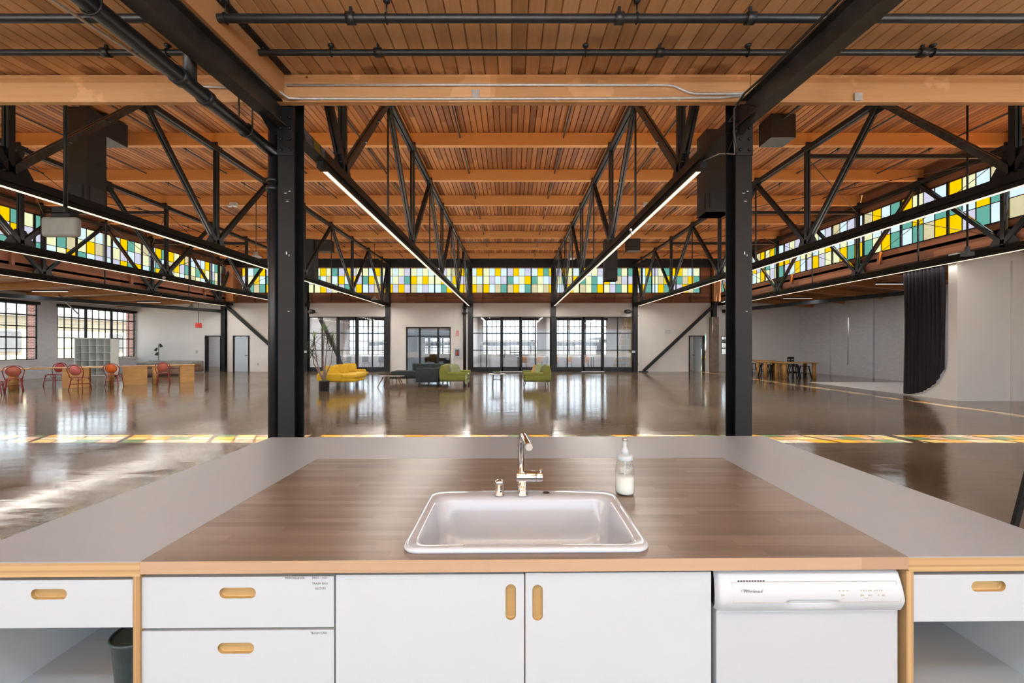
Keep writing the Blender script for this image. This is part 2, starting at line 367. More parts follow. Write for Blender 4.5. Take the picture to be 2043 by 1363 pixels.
# ------------------------------------------------------------------ the shell
XL, XR, XGL, XGR, YB, YF = -23.2, 17.75, -17.45, 12.85, 26.0, 4.80
struct('floor', MB().box(-26, 22, -8, 38, -.2, 0), FLOOR)
struct('ground', MB().box(-90, 90, -70, 130, -.5, -.22), pm('pale_yard', (.06,.06,.06), .9, 0, .15, 3))

def deck(name, x0, x1, y0, y1, zf, mat, w=.145, g=.017, d=.014, t=.12):
    """ceiling of boards running along y, V-grooves between, underside following zf(x,y)"""
    mb = MB(); k0 = math.floor(x0/w); xs = []; k = k0
    while k*w < x1:
        a = max(x0, k*w); b = min(x1, (k+1)*w)
        if b - a > g*1.5:
            xs += [(a+g/2, 0), (b-g/2, 0), (b, d)]
        k += 1
    ys = y0 if isinstance(y0, (list, tuple)) else [y0, y1]
    cols = []
    for y in ys:
        c = []
        for x, up in xs: c.append(len(mb.v)); mb.v.append((x, y, zf(x, y)+up))
        cols.append(c)
    for A, B in zip(cols, cols[1:]):
        for i in range(len(A)-1): mb.face((A[i], B[i], B[i+1], A[i+1]))
    # roof slab above
    for a, b in zip(ys, ys[1:]):
        n = len(mb.v)
        for (x, y) in ((x0,a),(x1,a),(x1,b),(x0,b)): mb.v.append((x, y, zf(x,y)+d+.002))
        for (x, y) in ((x0,a),(x1,a),(x1,b),(x0,b)): mb.v.append((x, y, zf(x,y)+t))
        for q in ((0,1,2,3),(7,6,5,4),(0,4,5,1),(1,5,6,2),(2,6,7,3),(3,7,4,0)): mb.face([n+i for i in q])
    return mb.build(name, mat, kind='structure', fix=False)
def zhi(x, y): return 7.04 + .08*(1 - abs(y-15.5)/10.5)
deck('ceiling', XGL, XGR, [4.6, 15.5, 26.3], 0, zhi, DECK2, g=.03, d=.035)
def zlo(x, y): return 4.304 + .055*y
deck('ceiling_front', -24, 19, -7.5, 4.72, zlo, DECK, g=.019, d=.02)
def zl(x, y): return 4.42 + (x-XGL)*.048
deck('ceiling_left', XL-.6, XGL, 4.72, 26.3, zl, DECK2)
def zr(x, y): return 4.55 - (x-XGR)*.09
deck('ceiling_right', XGR, XR+.5, 4.72, 26.3, zr, DECK2)

def wall_y(name, x0, x1, z0, z1, y, t, mat, holes=(), extra=None):
    """wall in the XZ plane with rectangular holes (hx0,hx1,hz0,hz1)"""
    mb = MB(); xs = sorted({x0, x1, *[h[0] for h in holes], *[h[1] for h in holes]}); zs = sorted({z0, z1, *[h[2] for h in holes], *[h[3] for h in holes]})
    for a, b in zip(xs, xs[1:]):
        for c, d in zip(zs, zs[1:]):
            if not any(h[0]-1e-6 <= a and b <= h[1]+1e-6 and h[2]-1e-6 <= c and d <= h[3]+1e-6 for h in holes): mb.box(a, b, y, y+t, c, d)
    return struct(name, mb, mat, fix=False)
def wall_x(name, y0, y1, z0, z1, x, t, mat, holes=()):
    mb = MB(); ys = sorted({y0, y1, *[h[0] for h in holes], *[h[1] for h in holes]}); zs = sorted({z0, z1, *[h[2] for h in holes], *[h[3] for h in holes]})
    for a, b in zip(ys, ys[1:]):
        for c, d in zip(zs, zs[1:]):
            if not any(h[0]-1e-6 <= a and b <= h[1]+1e-6 and h[2]-1e-6 <= c and d <= h[3]+1e-6 for h in holes): mb.box(x, x+t, a, b, c, d)
    return struct(name, mb, mat, fix=False)

D1 = (X(410,YB), X(441,YB), 0, 2.2); D2 = (X(466,YB), X(497,YB), 0, 2.2); D3 = (X(1375,YB), X(1405,YB), 0, 2.2)
S1 = (-12.55, -7.82, 0, 3.4); VES = (X(811,YB), X(899,YB), 0, Z(653,YB)); S2 = (-2.45, 2.42, 0, 3.4); S3 = (2.72, 7.5, 0, 3.4)
WR = (12.95, 14.6, 1.05, 2.2)
wall_y('wall_back', XL-.6, XR, 0, 4.24, YB, .15, WALL, [D1, D2, D3, S1, VES, S2, S3, WR])
wall_x('wall_right', 2, 33, 0, 4.5, XR, .3, WALLB)
WA = (15.6, 20.6, .93, 3.62); WB = (21.5, 26.02-.1, .93, 3.62); WC = (8.6, 13.9, .93, 3.62); WD = (2, 7.2, .93, 3.62); WG = (27.2, 31.0, .93, 3.62)
wall_x('wall_left', -7, 33, 0, 4.4, XL-.5, .5, WALLB, [WA, WB, WC, WD, WG])
# red brick reveals on the outer half of each jamb
for i, w in enumerate((WA, WB, WC, WG)):
    struct('trim_%d' % (i+1), MB().box(XL-.52, XL-.06, w[1]-.03, w[1]+.0, w[2], w[3]), REDB)
# pilasters on the right wall
pl = MB()
for y in (13.5, 17.2, 20.6, 23.4): pl.box(XR-.09, XR-.001, y, y+.35, 0, 4.12)
struct('trim_5', pl, WALLB)
pl = MB()
for y in (14.9, 19.0, 22.2): pl.tube([(XR-.05, y, .6), (XR-.05, y, 4.1)], .022, 8)
struct('trim_6', pl, WALL)

# sheathing bands and headers round the monitor roof
def studs(mb, axis, a, b, at, z0, z1, step=1.17, s=.045, d=.09):
    k = a + .4
    while k < b:
        if axis == 'x': mb.box(k, k+s, at-d, at, z0, z1)
        else: mb.box(at, at+d, k, k+s, z0, z1) if at < 0 else mb.box(at-d, at, k, k+s, z0, z1)
        k += step
m = MB().box(XGL-.1, XGR+.1, YB, YB+.12, 4.24, 4.86); studs(m, 'x', XGL, XGR, YB, 4.26, 4.84)
m.box(XGL, XGR, YB-.05, YB, 4.5, 4.53)
struct('wall_back_sheathing', m, SHEATH)
m = MB().box(XGR, XGR+.12, 4.7, YB+.1, 4.3, 4.86); studs(m, 'y', 5, YB, XGR, 4.42, 4.86, 4.6, .1, .1)
struct('wall_right_sheathing', m, SHEATHY)
m = MB().box(XGL-.12, XGL, 4.7, YB+.1, 4.3, 4.86); studs(m, 'y', 5, YB, XGL, 4.42, 4.86, 4.6, .1, .1)
struct('wall_left_sheathing', m, SHEATHY)
struct('wall_front_sheathing', MB().box(XGL-.1, XGR+.1, 4.66, 4.74, 4.6, 4.86), SHEATH)
struct('trim_7', MB().box(XGL-.1, XGR+.1, YB-.02, YB+.12, 6.42, 7.1).box(XGL-.1, XGR+.1, YB-.12, YB-.02, 6.42, 6.62), STEEL)
struct('trim_8', MB().box(XGR-.0, XGR+.03, 4.66, YB+.1, 6.42, 7.14), SHEATHY)
struct('trim_9', MB().box(XGL-.03, XGL+.0, 4.66, YB+.1, 6.42, 7.14), SHEATHY)
struct('trim_10', MB().box(XGL-.1, XGR+.1, 4.62, 4.74, 6.42, 7.1), SHEATH)

# stained glass: units of four by three panes
ZG = [4.87, 5.41, 5.91, 6.41]
fixed = {0: ['LYBL','GBPY','TYBG'], 1: ['BYGY','GPBL','TPTY'], 2: ['LYPB','PGTY','BLYP'], -1: ['PBYB','PLBL','YBTG'], 3: ['YBPL','GPGB','TPGY'],
         4: ['BYGP','YBTL','PLGP'], 5: ['GYBY','LYBG','YBYG'], 6: ['LPGY','PTYB','BYGL'], 7: ['YPBP','GTYG','LYTG'], 8: ['YBLP','PYBT','YPGT'], 9: ['LYPB','PGTP','BLPG']}
wn = [0]
def colour_unit(k):
    if k in fixed: return [list(r) for r in fixed[k]]
    rnd = random.Random(k*13+5); g = []
    for r in range(3):
        row = []
        for c in range(4):
            while True:
                t = rnd.choices(GLIST, [22,21,22,13,14,8])[0]
                if (row and row[-1] == t) or (r and g[r-1][c] == t): continue
                row.append(t); break
        g.append(row)
    return g
def stained(axis, at, a, b, key, flip=1):
    """one window unit between a and b (along axis) in the plane `at`"""
    wn[0] += 1
    root = bpy.data.objects.new('window_%d' % wn[0], None); C.objects.link(root); root['kind'] = 'structure'
    base = (a, at, 4.87) if axis == 'x' else (at, a, 4.87); root.location = base
    cols = colour_unit(key); pw = (b-a-.07)/4; g = MB(); f = MB()
    def bx(mb, u0, u1, w0, w1, z0, z1, mi=0):
        if axis == 'x': mb.box(u0, u1, at+w0, at+w1, z0, z1, mi)
        else: mb.box(at+w0, at+w1, u0, u1, z0, z1, mi)
    for r in range(3):
        for c in range(4):
            u0 = a+.035+c*pw; mi = GLIST.index(cols[r][c] if flip > 0 else cols[r][3-c]); z0, z1 = ZG[2-r], ZG[3-r]; n = len(g.v)
            if axis == 'x': g.v += [(u0,at,z0),(u0+pw,at,z0),(u0+pw,at,z1),(u0,at,z1)]
            else: g.v += [(at,u0,z0),(at,u0+pw,z0),(at,u0+pw,z1),(at,u0,z1)]
            g.face((n,n+1,n+2,n+3), mi)
    bx(f, a, a+.035, -.02, .02, 4.87, 6.42); bx(f, b-.035, b, -.02, .02, 4.87, 6.42)
    bx(f, a, b, -.02, .02, 4.85, 4.89); bx(f, a, b, -.02, .02, 6.39, 6.43)
    for c in range(1, 4): bx(f, a+.035+c*pw-.011, a+.035+c*pw+.011, -.008, .008, 4.88, 6.4)
    for z in ZG[1:3]: bx(f, a+.03, b-.03, -.008, .008, z-.011, z+.011)
    g.build('glass_panes', [GM[k] for k in GLIST], root, world=True, fix=False)
    f.build('window_frame', STEEL, root, world=True, fix=False)
U = 1.493
for k in range(-11, 9):
    a = -.29 + U*k
    if a + U > XGR: break
    if a < XGL+.2: continue
    stained('x', YB+.06, a, a+U, k)
a0 = -.29 + U*8
stained('x', 4.70, XGL+.1, XGL+.1+U, 40)
k = 1
while XGL+.1+U*(k+1) < XGR: stained('x', 4.70, XGL+.1+U*k, XGL+.1+U*(k+1), 40+k); k += 1
k = 0
while 25.85-U*(k+1) > 4.7:
    stained('y', XGR+.012, 25.85-U*(k+1), 25.85-U*k, 60+k); stained('y', XGL-.012, 25.85-U*(k+1), 25.85-U*k, 90+k); k += 1
# corner fillers of the monitor
struct('trim_11', MB().box(XGL-.1, -16.72, YB-.02, YB+.14, 4.8, 6.45).box(11.66, XGR+.1, YB-.02, YB+.14, 4.8, 6.45), SHEATH)
struct('trim_12', MB().box(XGL+.05, XGL+.5, YB-.4, YB-.02, 4.3, 6.5).box(XGR-.55, XGR-.12, YB-.35, YB-.02, 4.3, 6.5), planks('post_timber', (.2,.08,.03), (.34,.14,.05), (.42,.18,.07), .2, 'z', 'x', 4))

# timber beams
def beam(name, label, y, x0, x1, z0, z1, d, mat, group=None):
    mb = MB().box(x0, x1, y-d/2, y+d/2, z0, z1)
    return tag(mb.build(name, mat, bevel=.006), label, 'roof beam', group, 'thing')
fb = MB()
fb.box(-24, -2.62, 4.6, 4.67, 4.265, 4.56); fb.box(-2.61, 2.60, 4.59, 4.67, 4.262, 4.56); fb.box(2.61, 19, 4.6, 4.67, 4.263, 4.56)
o = tag(fb.build('timber_beam', TIMB, bevel=.006), 'deep weathered timber beam with two silver conduits across the front of the hall', 'roof beam', None, 'thing')
YP = [6.4, 8.75, 10.9, 13.2, 15.5, 17.85, 20.2, 22.5, 24.8]
names = ['hidden just behind the conduit beam', 'close behind the conduit beam', 'nearest fully seen purlin behind the conduit beam', 'second seen purlin behind the conduit beam', 'third seen purlin, carrying the white twin lights',
         'fourth seen purlin behind the conduit beam', 'fifth seen purlin, above the far black ducts', 'second purlin in front of the far coloured windows', 'last purlin before the far coloured windows']
for y, nm in zip(YP, names):
    beam('timber_purlin', 'orange timber purlin under the boards, ' + nm, y, XGL, XGR, 6.76, zhi(0, y)-.002, .14, TIMB2, 'high roof purlins')
i = 0
for y in YP:
    m = MB(); n = len(m.v)
    for (x0, x1, zf, side) in ((XL, XGL-.13, zl, 'left'), (XGR+.13, XR, zr, 'right')):
        m = MB(); n = 0
        for yy in (y-.07, y+.07):
            for x in (x0, x1):
                m.v += [(x, yy, zf(x,yy)-.26), (x, yy, zf(x,yy)-.002)]
        m.f += [(0,2,6,4),(1,3,7,5),(0,1,3,2),(4,5,7,6),(0,1,5,4),(2,3,7,6)]; m.m += [0]*6; m.s += [False]*6
        tag(m.build('aisle_rafter', TIMB2 if side == 'left' else TIMB2), 'timber rafter of the lower roof over the %s' % ('aisle with the shop windows' if side == 'left' else 'aisle with the white brick wall'), 'rafter', 'rafters over the %s aisle' % ('window' if side == 'left' else 'brick'), 'thing')

# ------------------------------------------------------------------ trusses
TT = [4.8, 8.75, 13.2, 17.85, 22.5]; BB = [6.4, 10.9, 15.5, 20.2, 24.8]; ZB, ZTc = 4.15, 6.68
TL = {-17.25: 'black steel truss running in front of the coloured glass above the shop-window aisle',
      -12.72: 'black steel truss ending above the potted tree and glazed meeting room',
      -7.65: 'black steel truss ending at the post between the glazed room and the lobby doors',
      -2.57: 'black steel truss above the dark green and olive sofas, bolted to the piped column',
      2.57: 'black steel truss above the lone olive armchair, bolted to the scuffed column',
      7.65: 'black steel truss whose strip light ends beside the speaker and long knee brace',
      12.74: 'black steel truss in front of the coloured glass above the white brick aisle'}
def angle_pair(mb, p, q, w, h, gap=.018):
    up = (1,0,0); p, q = Vector(p), Vector(q)
    for s in (-1, 1):
        o = Vector((s*(w/4+gap/2), 0, 0)); mb.bar(p+o, q+o, h, w/2-gap/2, 0, up)
def truss(x, label):
    t = thing('roof_truss', label, 'truss', (x, 4.8, 4.1), 0, None, 'thing')
    m = MB(); angle_pair(m, (x,4.8,ZTc), (x,25.95,ZTc), .15, .11); m.box(x-.08,x+.08,4.8,25.95,ZTc+.045,ZTc+.06); m.build('top_chord', STEEL, t, True)
    cw = .10 if x > 12 else .15; m = MB(); angle_pair(m, (x,4.9,ZB), (x,25.95,ZB), cw, .12); m.box(x-cw/2-.01,x+cw/2+.01,4.9,25.95,ZB-.07,ZB-.055); m.build('bottom_chord', STEEL, t, True)
    for i, y in enumerate(BB):
        m = MB(); angle_pair(m, (x,y,ZB), (x,y,ZTc), .1, .09); m.build('post', STEEL, t, True)
        m = MB(); pts = [(y-.42,4.09),(y+.42,4.09),(y+.3,4.3),(y+.12,4.6),(y-.12,4.6),(y-.3,4.3)]
        m.prism(pts, 'x', x-.009, x+.009)
        for dy in (-.3,-.2,-.1,.1,.2,.3):
            m.tube([(x-.03, y+dy, 4.14), (x+.03, y+dy, 4.14)], .016, 6)
        for k in range(3):
            for s in (-1,1): m.tube([(x-.055, y+s*(.08+.06*k), 4.24+.1*k), (x+.055, y+s*(.08+.06*k), 4.24+.1*k)], .014, 6)
        m.build('gusset_plate', STEEL, t, True)
        a = Vector((x, TT[i], ZTc)); b = Vector((x, y, ZB+.1))
        m = MB(); angle_pair(m, a, b, .1, .1); m.build('diagonal', STEEL, t, True)
        e = Vector((x, TT[i+1], ZTc)) if i < 4 else Vector((x, 25.9, ZTc))
        m = MB(); angle_pair(m, b, e, .1, .1)
        for s in (.35, .65):
            q = b.lerp(e, s); m.bar(q-Vector((.09,0,0)), q+Vector((.09,0,0)), .05, .03)
        m.build('diagonal', STEELW if i == 0 else STEEL, t, True)  # first rising diagonal gets paler steel: its lit look is in the colour
    for y in TT[1:]:
        if not (y < 9 and abs(x) > 5): MB().bar((x,y,ZB), (x,y,ZTc), .035, .035).build('hanger', STEEL, t, True)
        m = MB().prism([(y-.3,6.72),(y-.2,6.45),(y+.2,6.45),(y+.3,6.72)], 'x', x-.009, x+.009); m.build('gusset_plate', STEEL, t, True)
    for y in TT[1:]+BB: MB().box(x-.09, x+.09, y-.1, y+.1, 6.735, 6.83).build('purlin_seat', STEEL, t, True)
    return t
for x in sorted(TL): truss(x, TL[x])

# strip lights under each bottom chord
SL = {-17.25: 'long strip light under the truss nearest the shop windows', -12.72: 'long strip light under the truss over the potted tree', -7.65: 'long strip light passing above the yellow sofa towards the lobby post',
      -2.57: 'long glowing strip light starting beside the piped column', 2.57: 'long glowing strip light starting beside the scuffed column', 7.65: 'long strip light crossing high above the white brick aisle entrance', 12.74: 'long strip light passing over the black curtain'}
UPW, DNW, NEARD, NEARU = 225, 300, 36, 270
for x, lab in SL.items():
    t = thing('strip_light', lab, 'light fixture', (x, 5.65, 4.0), 0, None)
    a = 5.65 if abs(x) < 5 else 5.0
    MB().box(x-.045, x+.045, a, 25.4, 4.0, 4.075).build('housing', STEEL, t, True)
    MB().box(x-.028, x+.028, a+.03, 25.38, 3.99, 4.003).build('diffuser', LED, t, True)
    if abs(x) < 5: MB().box(x-.047, x+.047, a-.01, a+.12, 3.985, 4.08).build('end_cap', STEEL, t, True)
    for nm, z, rx, w, col, dx in (('lamp_down', 3.98, 0, DNW, (1,.93,.85), 0), ('added_uplight', 4.2, PI, UPW/2, (1,.88,.74), -.32), ('added_uplight', 4.2, PI, UPW/2, (1,.88,.74), .32)):  # upward lamps are added beside each strip to light the roof boards
        if nm == 'added_uplight' and ((x < -17 and dx < 0) or (x == 12.74 and dx > 0)): continue
        if nm == 'lamp_down' and x == 12.74: w = w*.2
        L = bpy.data.lights.new(nm, 'AREA'); L.shape = 'RECTANGLE'; L.size = .12; L.size_y = 18; L.energy = w; L.color = col
        o = bpy.data.objects.new(nm, L); C.objects.link(o); o.location = (dx, 10.6, z-4.0); o.rotation_euler = (rx,0,0); o.parent = t

# cross struts, rods
for (x0, x1, tagx) in ((-17.25,-12.72,'over the window aisle side'), (7.65,12.74,'over the brick aisle side')):
    for y, w in ((10.9,'nearest'), (15.5,'middle'), (20.2,'farthest')):
        m = MB().bar((x0,y,6.5), (x1,y,6.5), .07, .1)
        tag(m.build('cross_strut', STEEL), '%s black strut tying two trusses %s' % (w, tagx), 'strut', 'cross struts', 'thing')
for (xa, xb, lab) in ((7.65,12.74,'crossed thin bracing rods beside the coloured glass of the brick aisle side'), (-17.25,-12.72,'crossed thin bracing rods beside the coloured glass of the window aisle side')):
    m = MB()
    for ya, yb in ((10.9,15.5),(15.5,20.2),(20.2,24.8)):
        m.tube([(xa,ya,6.45),(xb,yb,6.45)], .011, 6); m.tube([(xb,ya,6.45),(xa,yb,6.45)], .011, 6)
        m.tube([(xb,ya,6.5),(xb,yb,4.4)], .009, 6); m.tube([(xb,ya,4.4),(xb,yb,6.5)], .009, 6)
    tag(m.build('bracing_rods', STEEL), lab, 'bracing rods')
for x, lab in ((-1.33,'just beside the middle of the hall'),(1.33,'over the round table'),(-3.9,'over the dark green sofa'),(-6.4,'over the coffee table'),(-8.9,'over the yellow sofa'),(-11.4,'over the lobby side of the potted tree'),(-14.6,'over the long timber tables'),(3.9,'just past the armchair truss'),(6.4,'before the white lights on the purlin'),(8.9,'over the knee brace bay'),(11.4,'over the open white door bay')):
    m = MB().tube([(x,5.2,6.9),(x,15.5,7.0),(x,25.3,6.82)], .02, 8)
    for y in (7,9.3,11.5,14,16.5,19,21.5,24): m.tube([(x,y-.03,6.9+.01*(y-5) if y<15.5 else 7.0-.018*(y-15.5)),(x,y+.03,6.9+.01*(y-5) if y<15.5 else 7.0-.018*(y-15.5))], .03, 8); m.bar((x,y,6.9),(x,y,7.1),.012,.012)
    tag(m.build('sprinkler_pipe', PIPE), 'thin sprinkler pipe under the high roof ' + lab, 'pipe', 'thin high sprinkler pipes')
m = MB().tube([(XGL+.3,21.4,6.86),(XGR-.3,21.4,6.86)], .02, 8)
tag(m.build('sprinkler_pipe', PIPE), 'thin dark pipe crossing the whole high roof near the far coloured windows', 'pipe')

# ------------------------------------------------------------------ columns
def ibeam_col(mb, x, y, z0, z1, w=.2, d=.2, t=.016):
    mb.box(x-w/2, x+w/2, y-d/2, y-d/2+t, z0, z1); mb.box(x-w/2, x+w/2, y+d/2-t, y+d/2, z0, z1); mb.box(x-t/2, x+t/2, y-d/2, y+d/2, z0, z1)
XC1, XC2, YC = -2.52, 2.593, 4.80
def front_col(x, label, s):
    t = thing('steel_column', label, 'column', (x, YC, 0), 0, None, 'thing')
    m = MB(); yf = YC-.1
    m.box(x-.09, x+.09, yf, yf+.018, 0, 6.7); m.box(x-.09, x+.09, YC+.115, YC+.133, 0, 6.7); m.box(x-.01, x+.01, yf+.01, YC+.12, 0, 6.69)
    # inner channel lip facing the hall centre
    m.build('shaft', STEELF, t, True)
    m = MB().box(x-.09, x+.09, yf-.016, yf, 3.72, 4.26)
    for zz in (3.78, 3.9, 4.02, 4.14):
        for dx in (-.05, .05): m.lathe([(.018,0),(.018,-.014),(.008,-.02)], (x+dx, yf-.016, zz), 8, axis='y')
    m.build('connection_plate', STEEL, t, True)
    m = MB().box(x-.2, x+.2, YC-.2, YC+.2, 0, .02); m.build('base_plate', STEEL, t, True)
    m = MB()
    for (dx, z, w, h) in ((.0,2.62,.012,.03),(.03,2.60,.008,.02),(.02,1.98,.02,.008),(-.02,3.3,.03,.008),(.03,3.32,.02,.01),(.0,3.21,.03,.007)):
        m.box(x+dx, x+dx+w, yf-.0012, yf-.0002, z, z+h)
    m.build('paint_chips', GALV, t, True)
front_col(XC1, 'black steel column with a fat pipe climbing beside it at the counter', -1)
front_col(XC2, 'black steel column with pale scuffs and loose cables near the soap bottle', 1)
BC = {447: 'slim black post by the open doorway and closed door at the far wall', 610.5: 'black post at the far wall behind the piped column', 774: 'black post between the glazed room and the lobby block',
      938: 'black post between the lobby block and the central glazed doors', 1104: 'black post behind the olive armchair at the far wall', 1267: 'black post carrying the small oval speaker beside the timber shelves'}
for px, lab in BC.items():
    x = X(px, 25.85); w = .27 if px != 447 else .25
    t = thing('steel_column', lab, 'column', (x, 25.85, 0), 0, None, 'thing')
    m = MB(); ibeam_col(m, x, 25.84, 0, 6.75, w, .24); m.build('shaft', STEEL, t, True)
    MB().box(x-w/2-.03, x+w/2+.03, 25.7, 25.97, 4.0, 4.3).build('bracket', STEEL, t, True)
x = X(1426, 25.7)
t = thing('steel_column', 'black steel post standing on a raw concrete pier beside the open white door', 'column', (x, 25.8, 0), 0, None, 'thing')
MB().box(x-.21, x+.21, 25.6, 25.98, 0, 3.35).build('concrete_pier', CONC, t, True, bevel=.01)
m = MB(); ibeam_col(m, x, 25.8, 3.35, 6.75, .26, .26); m.build('shaft', STEEL, t, True)
# knee braces
tag(MB().bar((-17.5,25.75,4.05),(-13.0,25.75,.05),.16,.16).build('knee_brace', STEEL), 'diagonal black brace leaning from the slim post beside the closed white door', 'brace', None, 'thing')
tag(MB().bar((12.5,25.75,4.2),(8.05,25.75,.05),.18,.16).box(7.8,8.3,25.6,25.9,0,.05).build('knee_brace', STEEL), 'long diagonal black brace falling across the beige wall to the floor', 'brace', None, 'thing')
tag(MB().bar((-12.4,27.0,3.6),(-10.65,27.0,.0),.22,.2).build('knee_brace', STEELW), 'dark diagonal brace inside the glazed room behind the potted tree', 'brace', None, 'thing')
tag(MB().bar((-21.9,17.6,3.75),(-17.75,25.9,3.72),.16,.18).build('aisle_girder', STEEL), 'slender black girder crossing above the shop windows', 'girder', None, 'thing')
tag(MB().bar((17.6,18.4,3.95),(13.0,25.9,3.72),.16,.18).build('aisle_girder', STEEL), 'slender black girder above the white brick wall', 'girder', None, 'thing')
tag(MB().bar((-21.5,20.0,4.0),(-22.6,22.0,3.2),.05,.05).build('diagonal_stay', STEELW), 'thin stay reaching from the roof to the pier between the shop windows', 'stay', None, 'thing')

# ------------------------------------------------------------------ near roof steel girders, pipes, conduits
def girder(x, s, label):
    def zb(y): return 3.775 + .055*y
    t = thing('steel_girder', label, 'girder', (x, 4.7, 4.0), 0, None, 'thing')
    m = MB(); y0, y1 = -6.0, 4.69; w = .075
    def slab(x0, x1, h0, h1):
        n = len(m.v)
        for y in (y0, y1): m.v.extend([(x0,y,zb(y)+h0),(x1,y,zb(y)+h0),(x1,y,zb(y)+h1),(x0,y,zb(y)+h1)])
        for q in ((0,1,5,4),(1,2,6,5),(2,3,7,6),(3,0,4,7),(3,2,1,0),(4,5,6,7)): m.face([n+i for i in q])
    slab(x-w, x+w, 0, .014); slab(x-w, x+w, .236, .25); slab(x-.006, x+.006, .014, .236)
    m.build('rolled_beam', STEELW, t, True)
    m = MB().prism([(4.3,4.04),(4.69,4.3),(4.69,3.95),(4.6,3.9)], 'x', x-.05, x-.04)
    m.build('haunch_plate', STEEL, t, True)
    return zb
zb = girder(-2.57, -1, 'sloping black steel girder from the piped column, with a timber board on top')
girder(2.57, 1, 'sloping black steel girder from the scuffed column, with a black cable on top')
m = MB(); n = 0
for y in (-6, 4.55):
    m.v += [(-2.50,y,zb(y)+.25),(-2.46,y,zb(y)+.25),(-2.46,y,zlo(0,y)),(-2.50,y,zlo(0,y))]
m.f += [(0,1,5,4),(1,2,6,5),(2,3,7,6),(3,0,4,7)]; m.m += [0]*4; m.s += [False]*4
tag(m.build('blocking_board', planks('blocking', (.34,.17,.07), (.47,.25,.11), (.56,.32,.16), 3, 'y', 'z', 6, .3, .6, .2)), 'upright timber board standing on the girder of the piped column', 'board', None, 'thing')
m = MB()
for a, b in (((-2.42,-6,zlo(0,-6)-.012),(-2.42,4.55,zlo(0,4.55)-.012)),): m.bar(a, b, .07, .02)
for k in range(14):
    y = .5+k*.3; m.lathe([(.011,0),(.011,-.012),(.004,-.016)], (-2.42, y, zlo(0,y)-.022), 6)
tag(m.build('ledger_angle', STEEL), 'black bolted steel ledger along the boards above the girder', 'ledger')
# big vertical + horizontal pipe by the left column
RB = .062; xp = -2.75
m = MB().tube([(xp,-6,3.83),(xp,4.86,3.83)], RB, 20).tube([(xp,4.87,4.18),(xp,4.87,0)], RB, 20)
t = thing('drain_pipe', 'fat black pipe running under the roof and down beside the column', 'pipe', (xp, 4.86, 0))
m.build('pipe_run', PIPE, t, True)
for y in (3.45, 3.75): MB().tube([(xp,y,3.83),(xp,y+.07,3.83)], RB+.014, 18).build('coupling', PIPE, t, True)
MB().tube([(xp,4.86,3.38),(xp,4.86,3.43)], RB+.018, 18).build('coupling', PIPE, t, True); MB().tube([(xp,4.86,3.48),(xp,4.86,3.52)], RB+.012, 18).build('coupling', PIPE, t, True)
m = MB().tube([(xp,3.6,3.85),(xp,3.6,4.45)], .05, 16); m.build('riser_branch', PIPE, t, True)
for y in (2.75, 4.35):
    m = MB(); m.tube([(xp-.07,y,3.83),(xp-.07,y,zlo(0,y))], .008, 6); m.tube([(xp+.07,y,3.83),(xp+.07,y,zlo(0,y))], .008, 6)
    m.loop([(xp+.07*math.cos(a*PI/8), y, 3.83+.07*math.sin(a*PI/8)) for a in range(16)], .008, 6)
    m.build('hanger', STEEL, t, True)
# two sprinkler mains
for (y, z, r, lab, segs) in ((3.53, 4.345, .034, 'nearer black sprinkler main crossing under the near roof boards', (-1.35,.9,2.0,4.6)), (4.1, 4.455, .029, 'black sprinkler main just in front of the conduit beam', (-1.3,1.44,-3.95,4.0))):
    t = thing('sprinkler_main', lab, 'pipe', (0, y, z))
    MB().tube([(-24,y,z),(19,y,z)], r, 16).build('pipe_run', PIPE, t, True)
    for sx in segs:
        m = MB().tube([(sx-.035,y,z),(sx+.035,y,z)], r+.014, 14); m.box(sx-.012,sx+.012,y-.012,y+.012,z+r,z+r+.06)
        m.build('coupling', PIPE, t, True)
    for sx in (-5.2,-3.35,-1.76,.72,2.3,4.1) if z > 4.4 else (-4.6,-2.4,-1.05,1.05,3.0,5.2):
        m = MB().tube([(sx,y,z+r),(sx,y,zlo(0,y)-.004)], .007, 6).lathe([(.03,0),(.03,-.012),(.012,-.03)], (sx,y,zlo(0,y)), 10)
        m.loop([(sx,y+(r+.006)*math.cos(a*PI/6),z+(r+.006)*math.sin(a*PI/6)) for a in range(12)], .006, 5)
        m.build('hanger', STEEL, t, True)
# conduits on the timber beam (front face y=4.55)
yf = 4.577
def on(px, py, Y=yf): return (X(px,Y), Y, Z(py,Y))
m = MB().tube([on(572,170),on(900,169.5),on(1328,170),on(1345,172),on(1372,184),on(1385,187),on(1455,187.5),on(1486,186)], .014, 12)
tag(m.build('conduit', GALV), 'upper silver conduit on the timber beam, stepping down near the scuffed column', 'conduit')
zt = zlo(0, 3.2)-.03
m = MB().tube([(-2.5,1.0,zb(1.0)+.27),(-2.49,3.6,zb(3.6)+.27),(-2.49,4.3,zb(4.3)+.26),(-2.47,4.47,4.30),(-2.40,4.53,4.265),(-2.28,yf,Z(197,yf)),on(900,197.5),on(1300,196.5),on(1440,195),on(1478,191)], .014, 12)
for px in (636,790,903,1110,1355): p = on(px,196.5); m.box(p[0]-.012,p[0]+.012,4.58,4.592,p[2]-.02,p[2]+.02)
tag(m.build('conduit', GALV), 'lower silver conduit curving off the girder along the timber beam', 'conduit')
m = MB().tube([(-4.1,.5,4.30),(-3.6,3.3,4.31),(-3.445,4.25,4.307),on(366,168,4.5),on(384,172,4.56),on(410,173.5),on(468,175)], .013, 10)
tag(m.build('conduit', GALV), 'thin silver conduit running beside the fat black pipe', 'conduit')
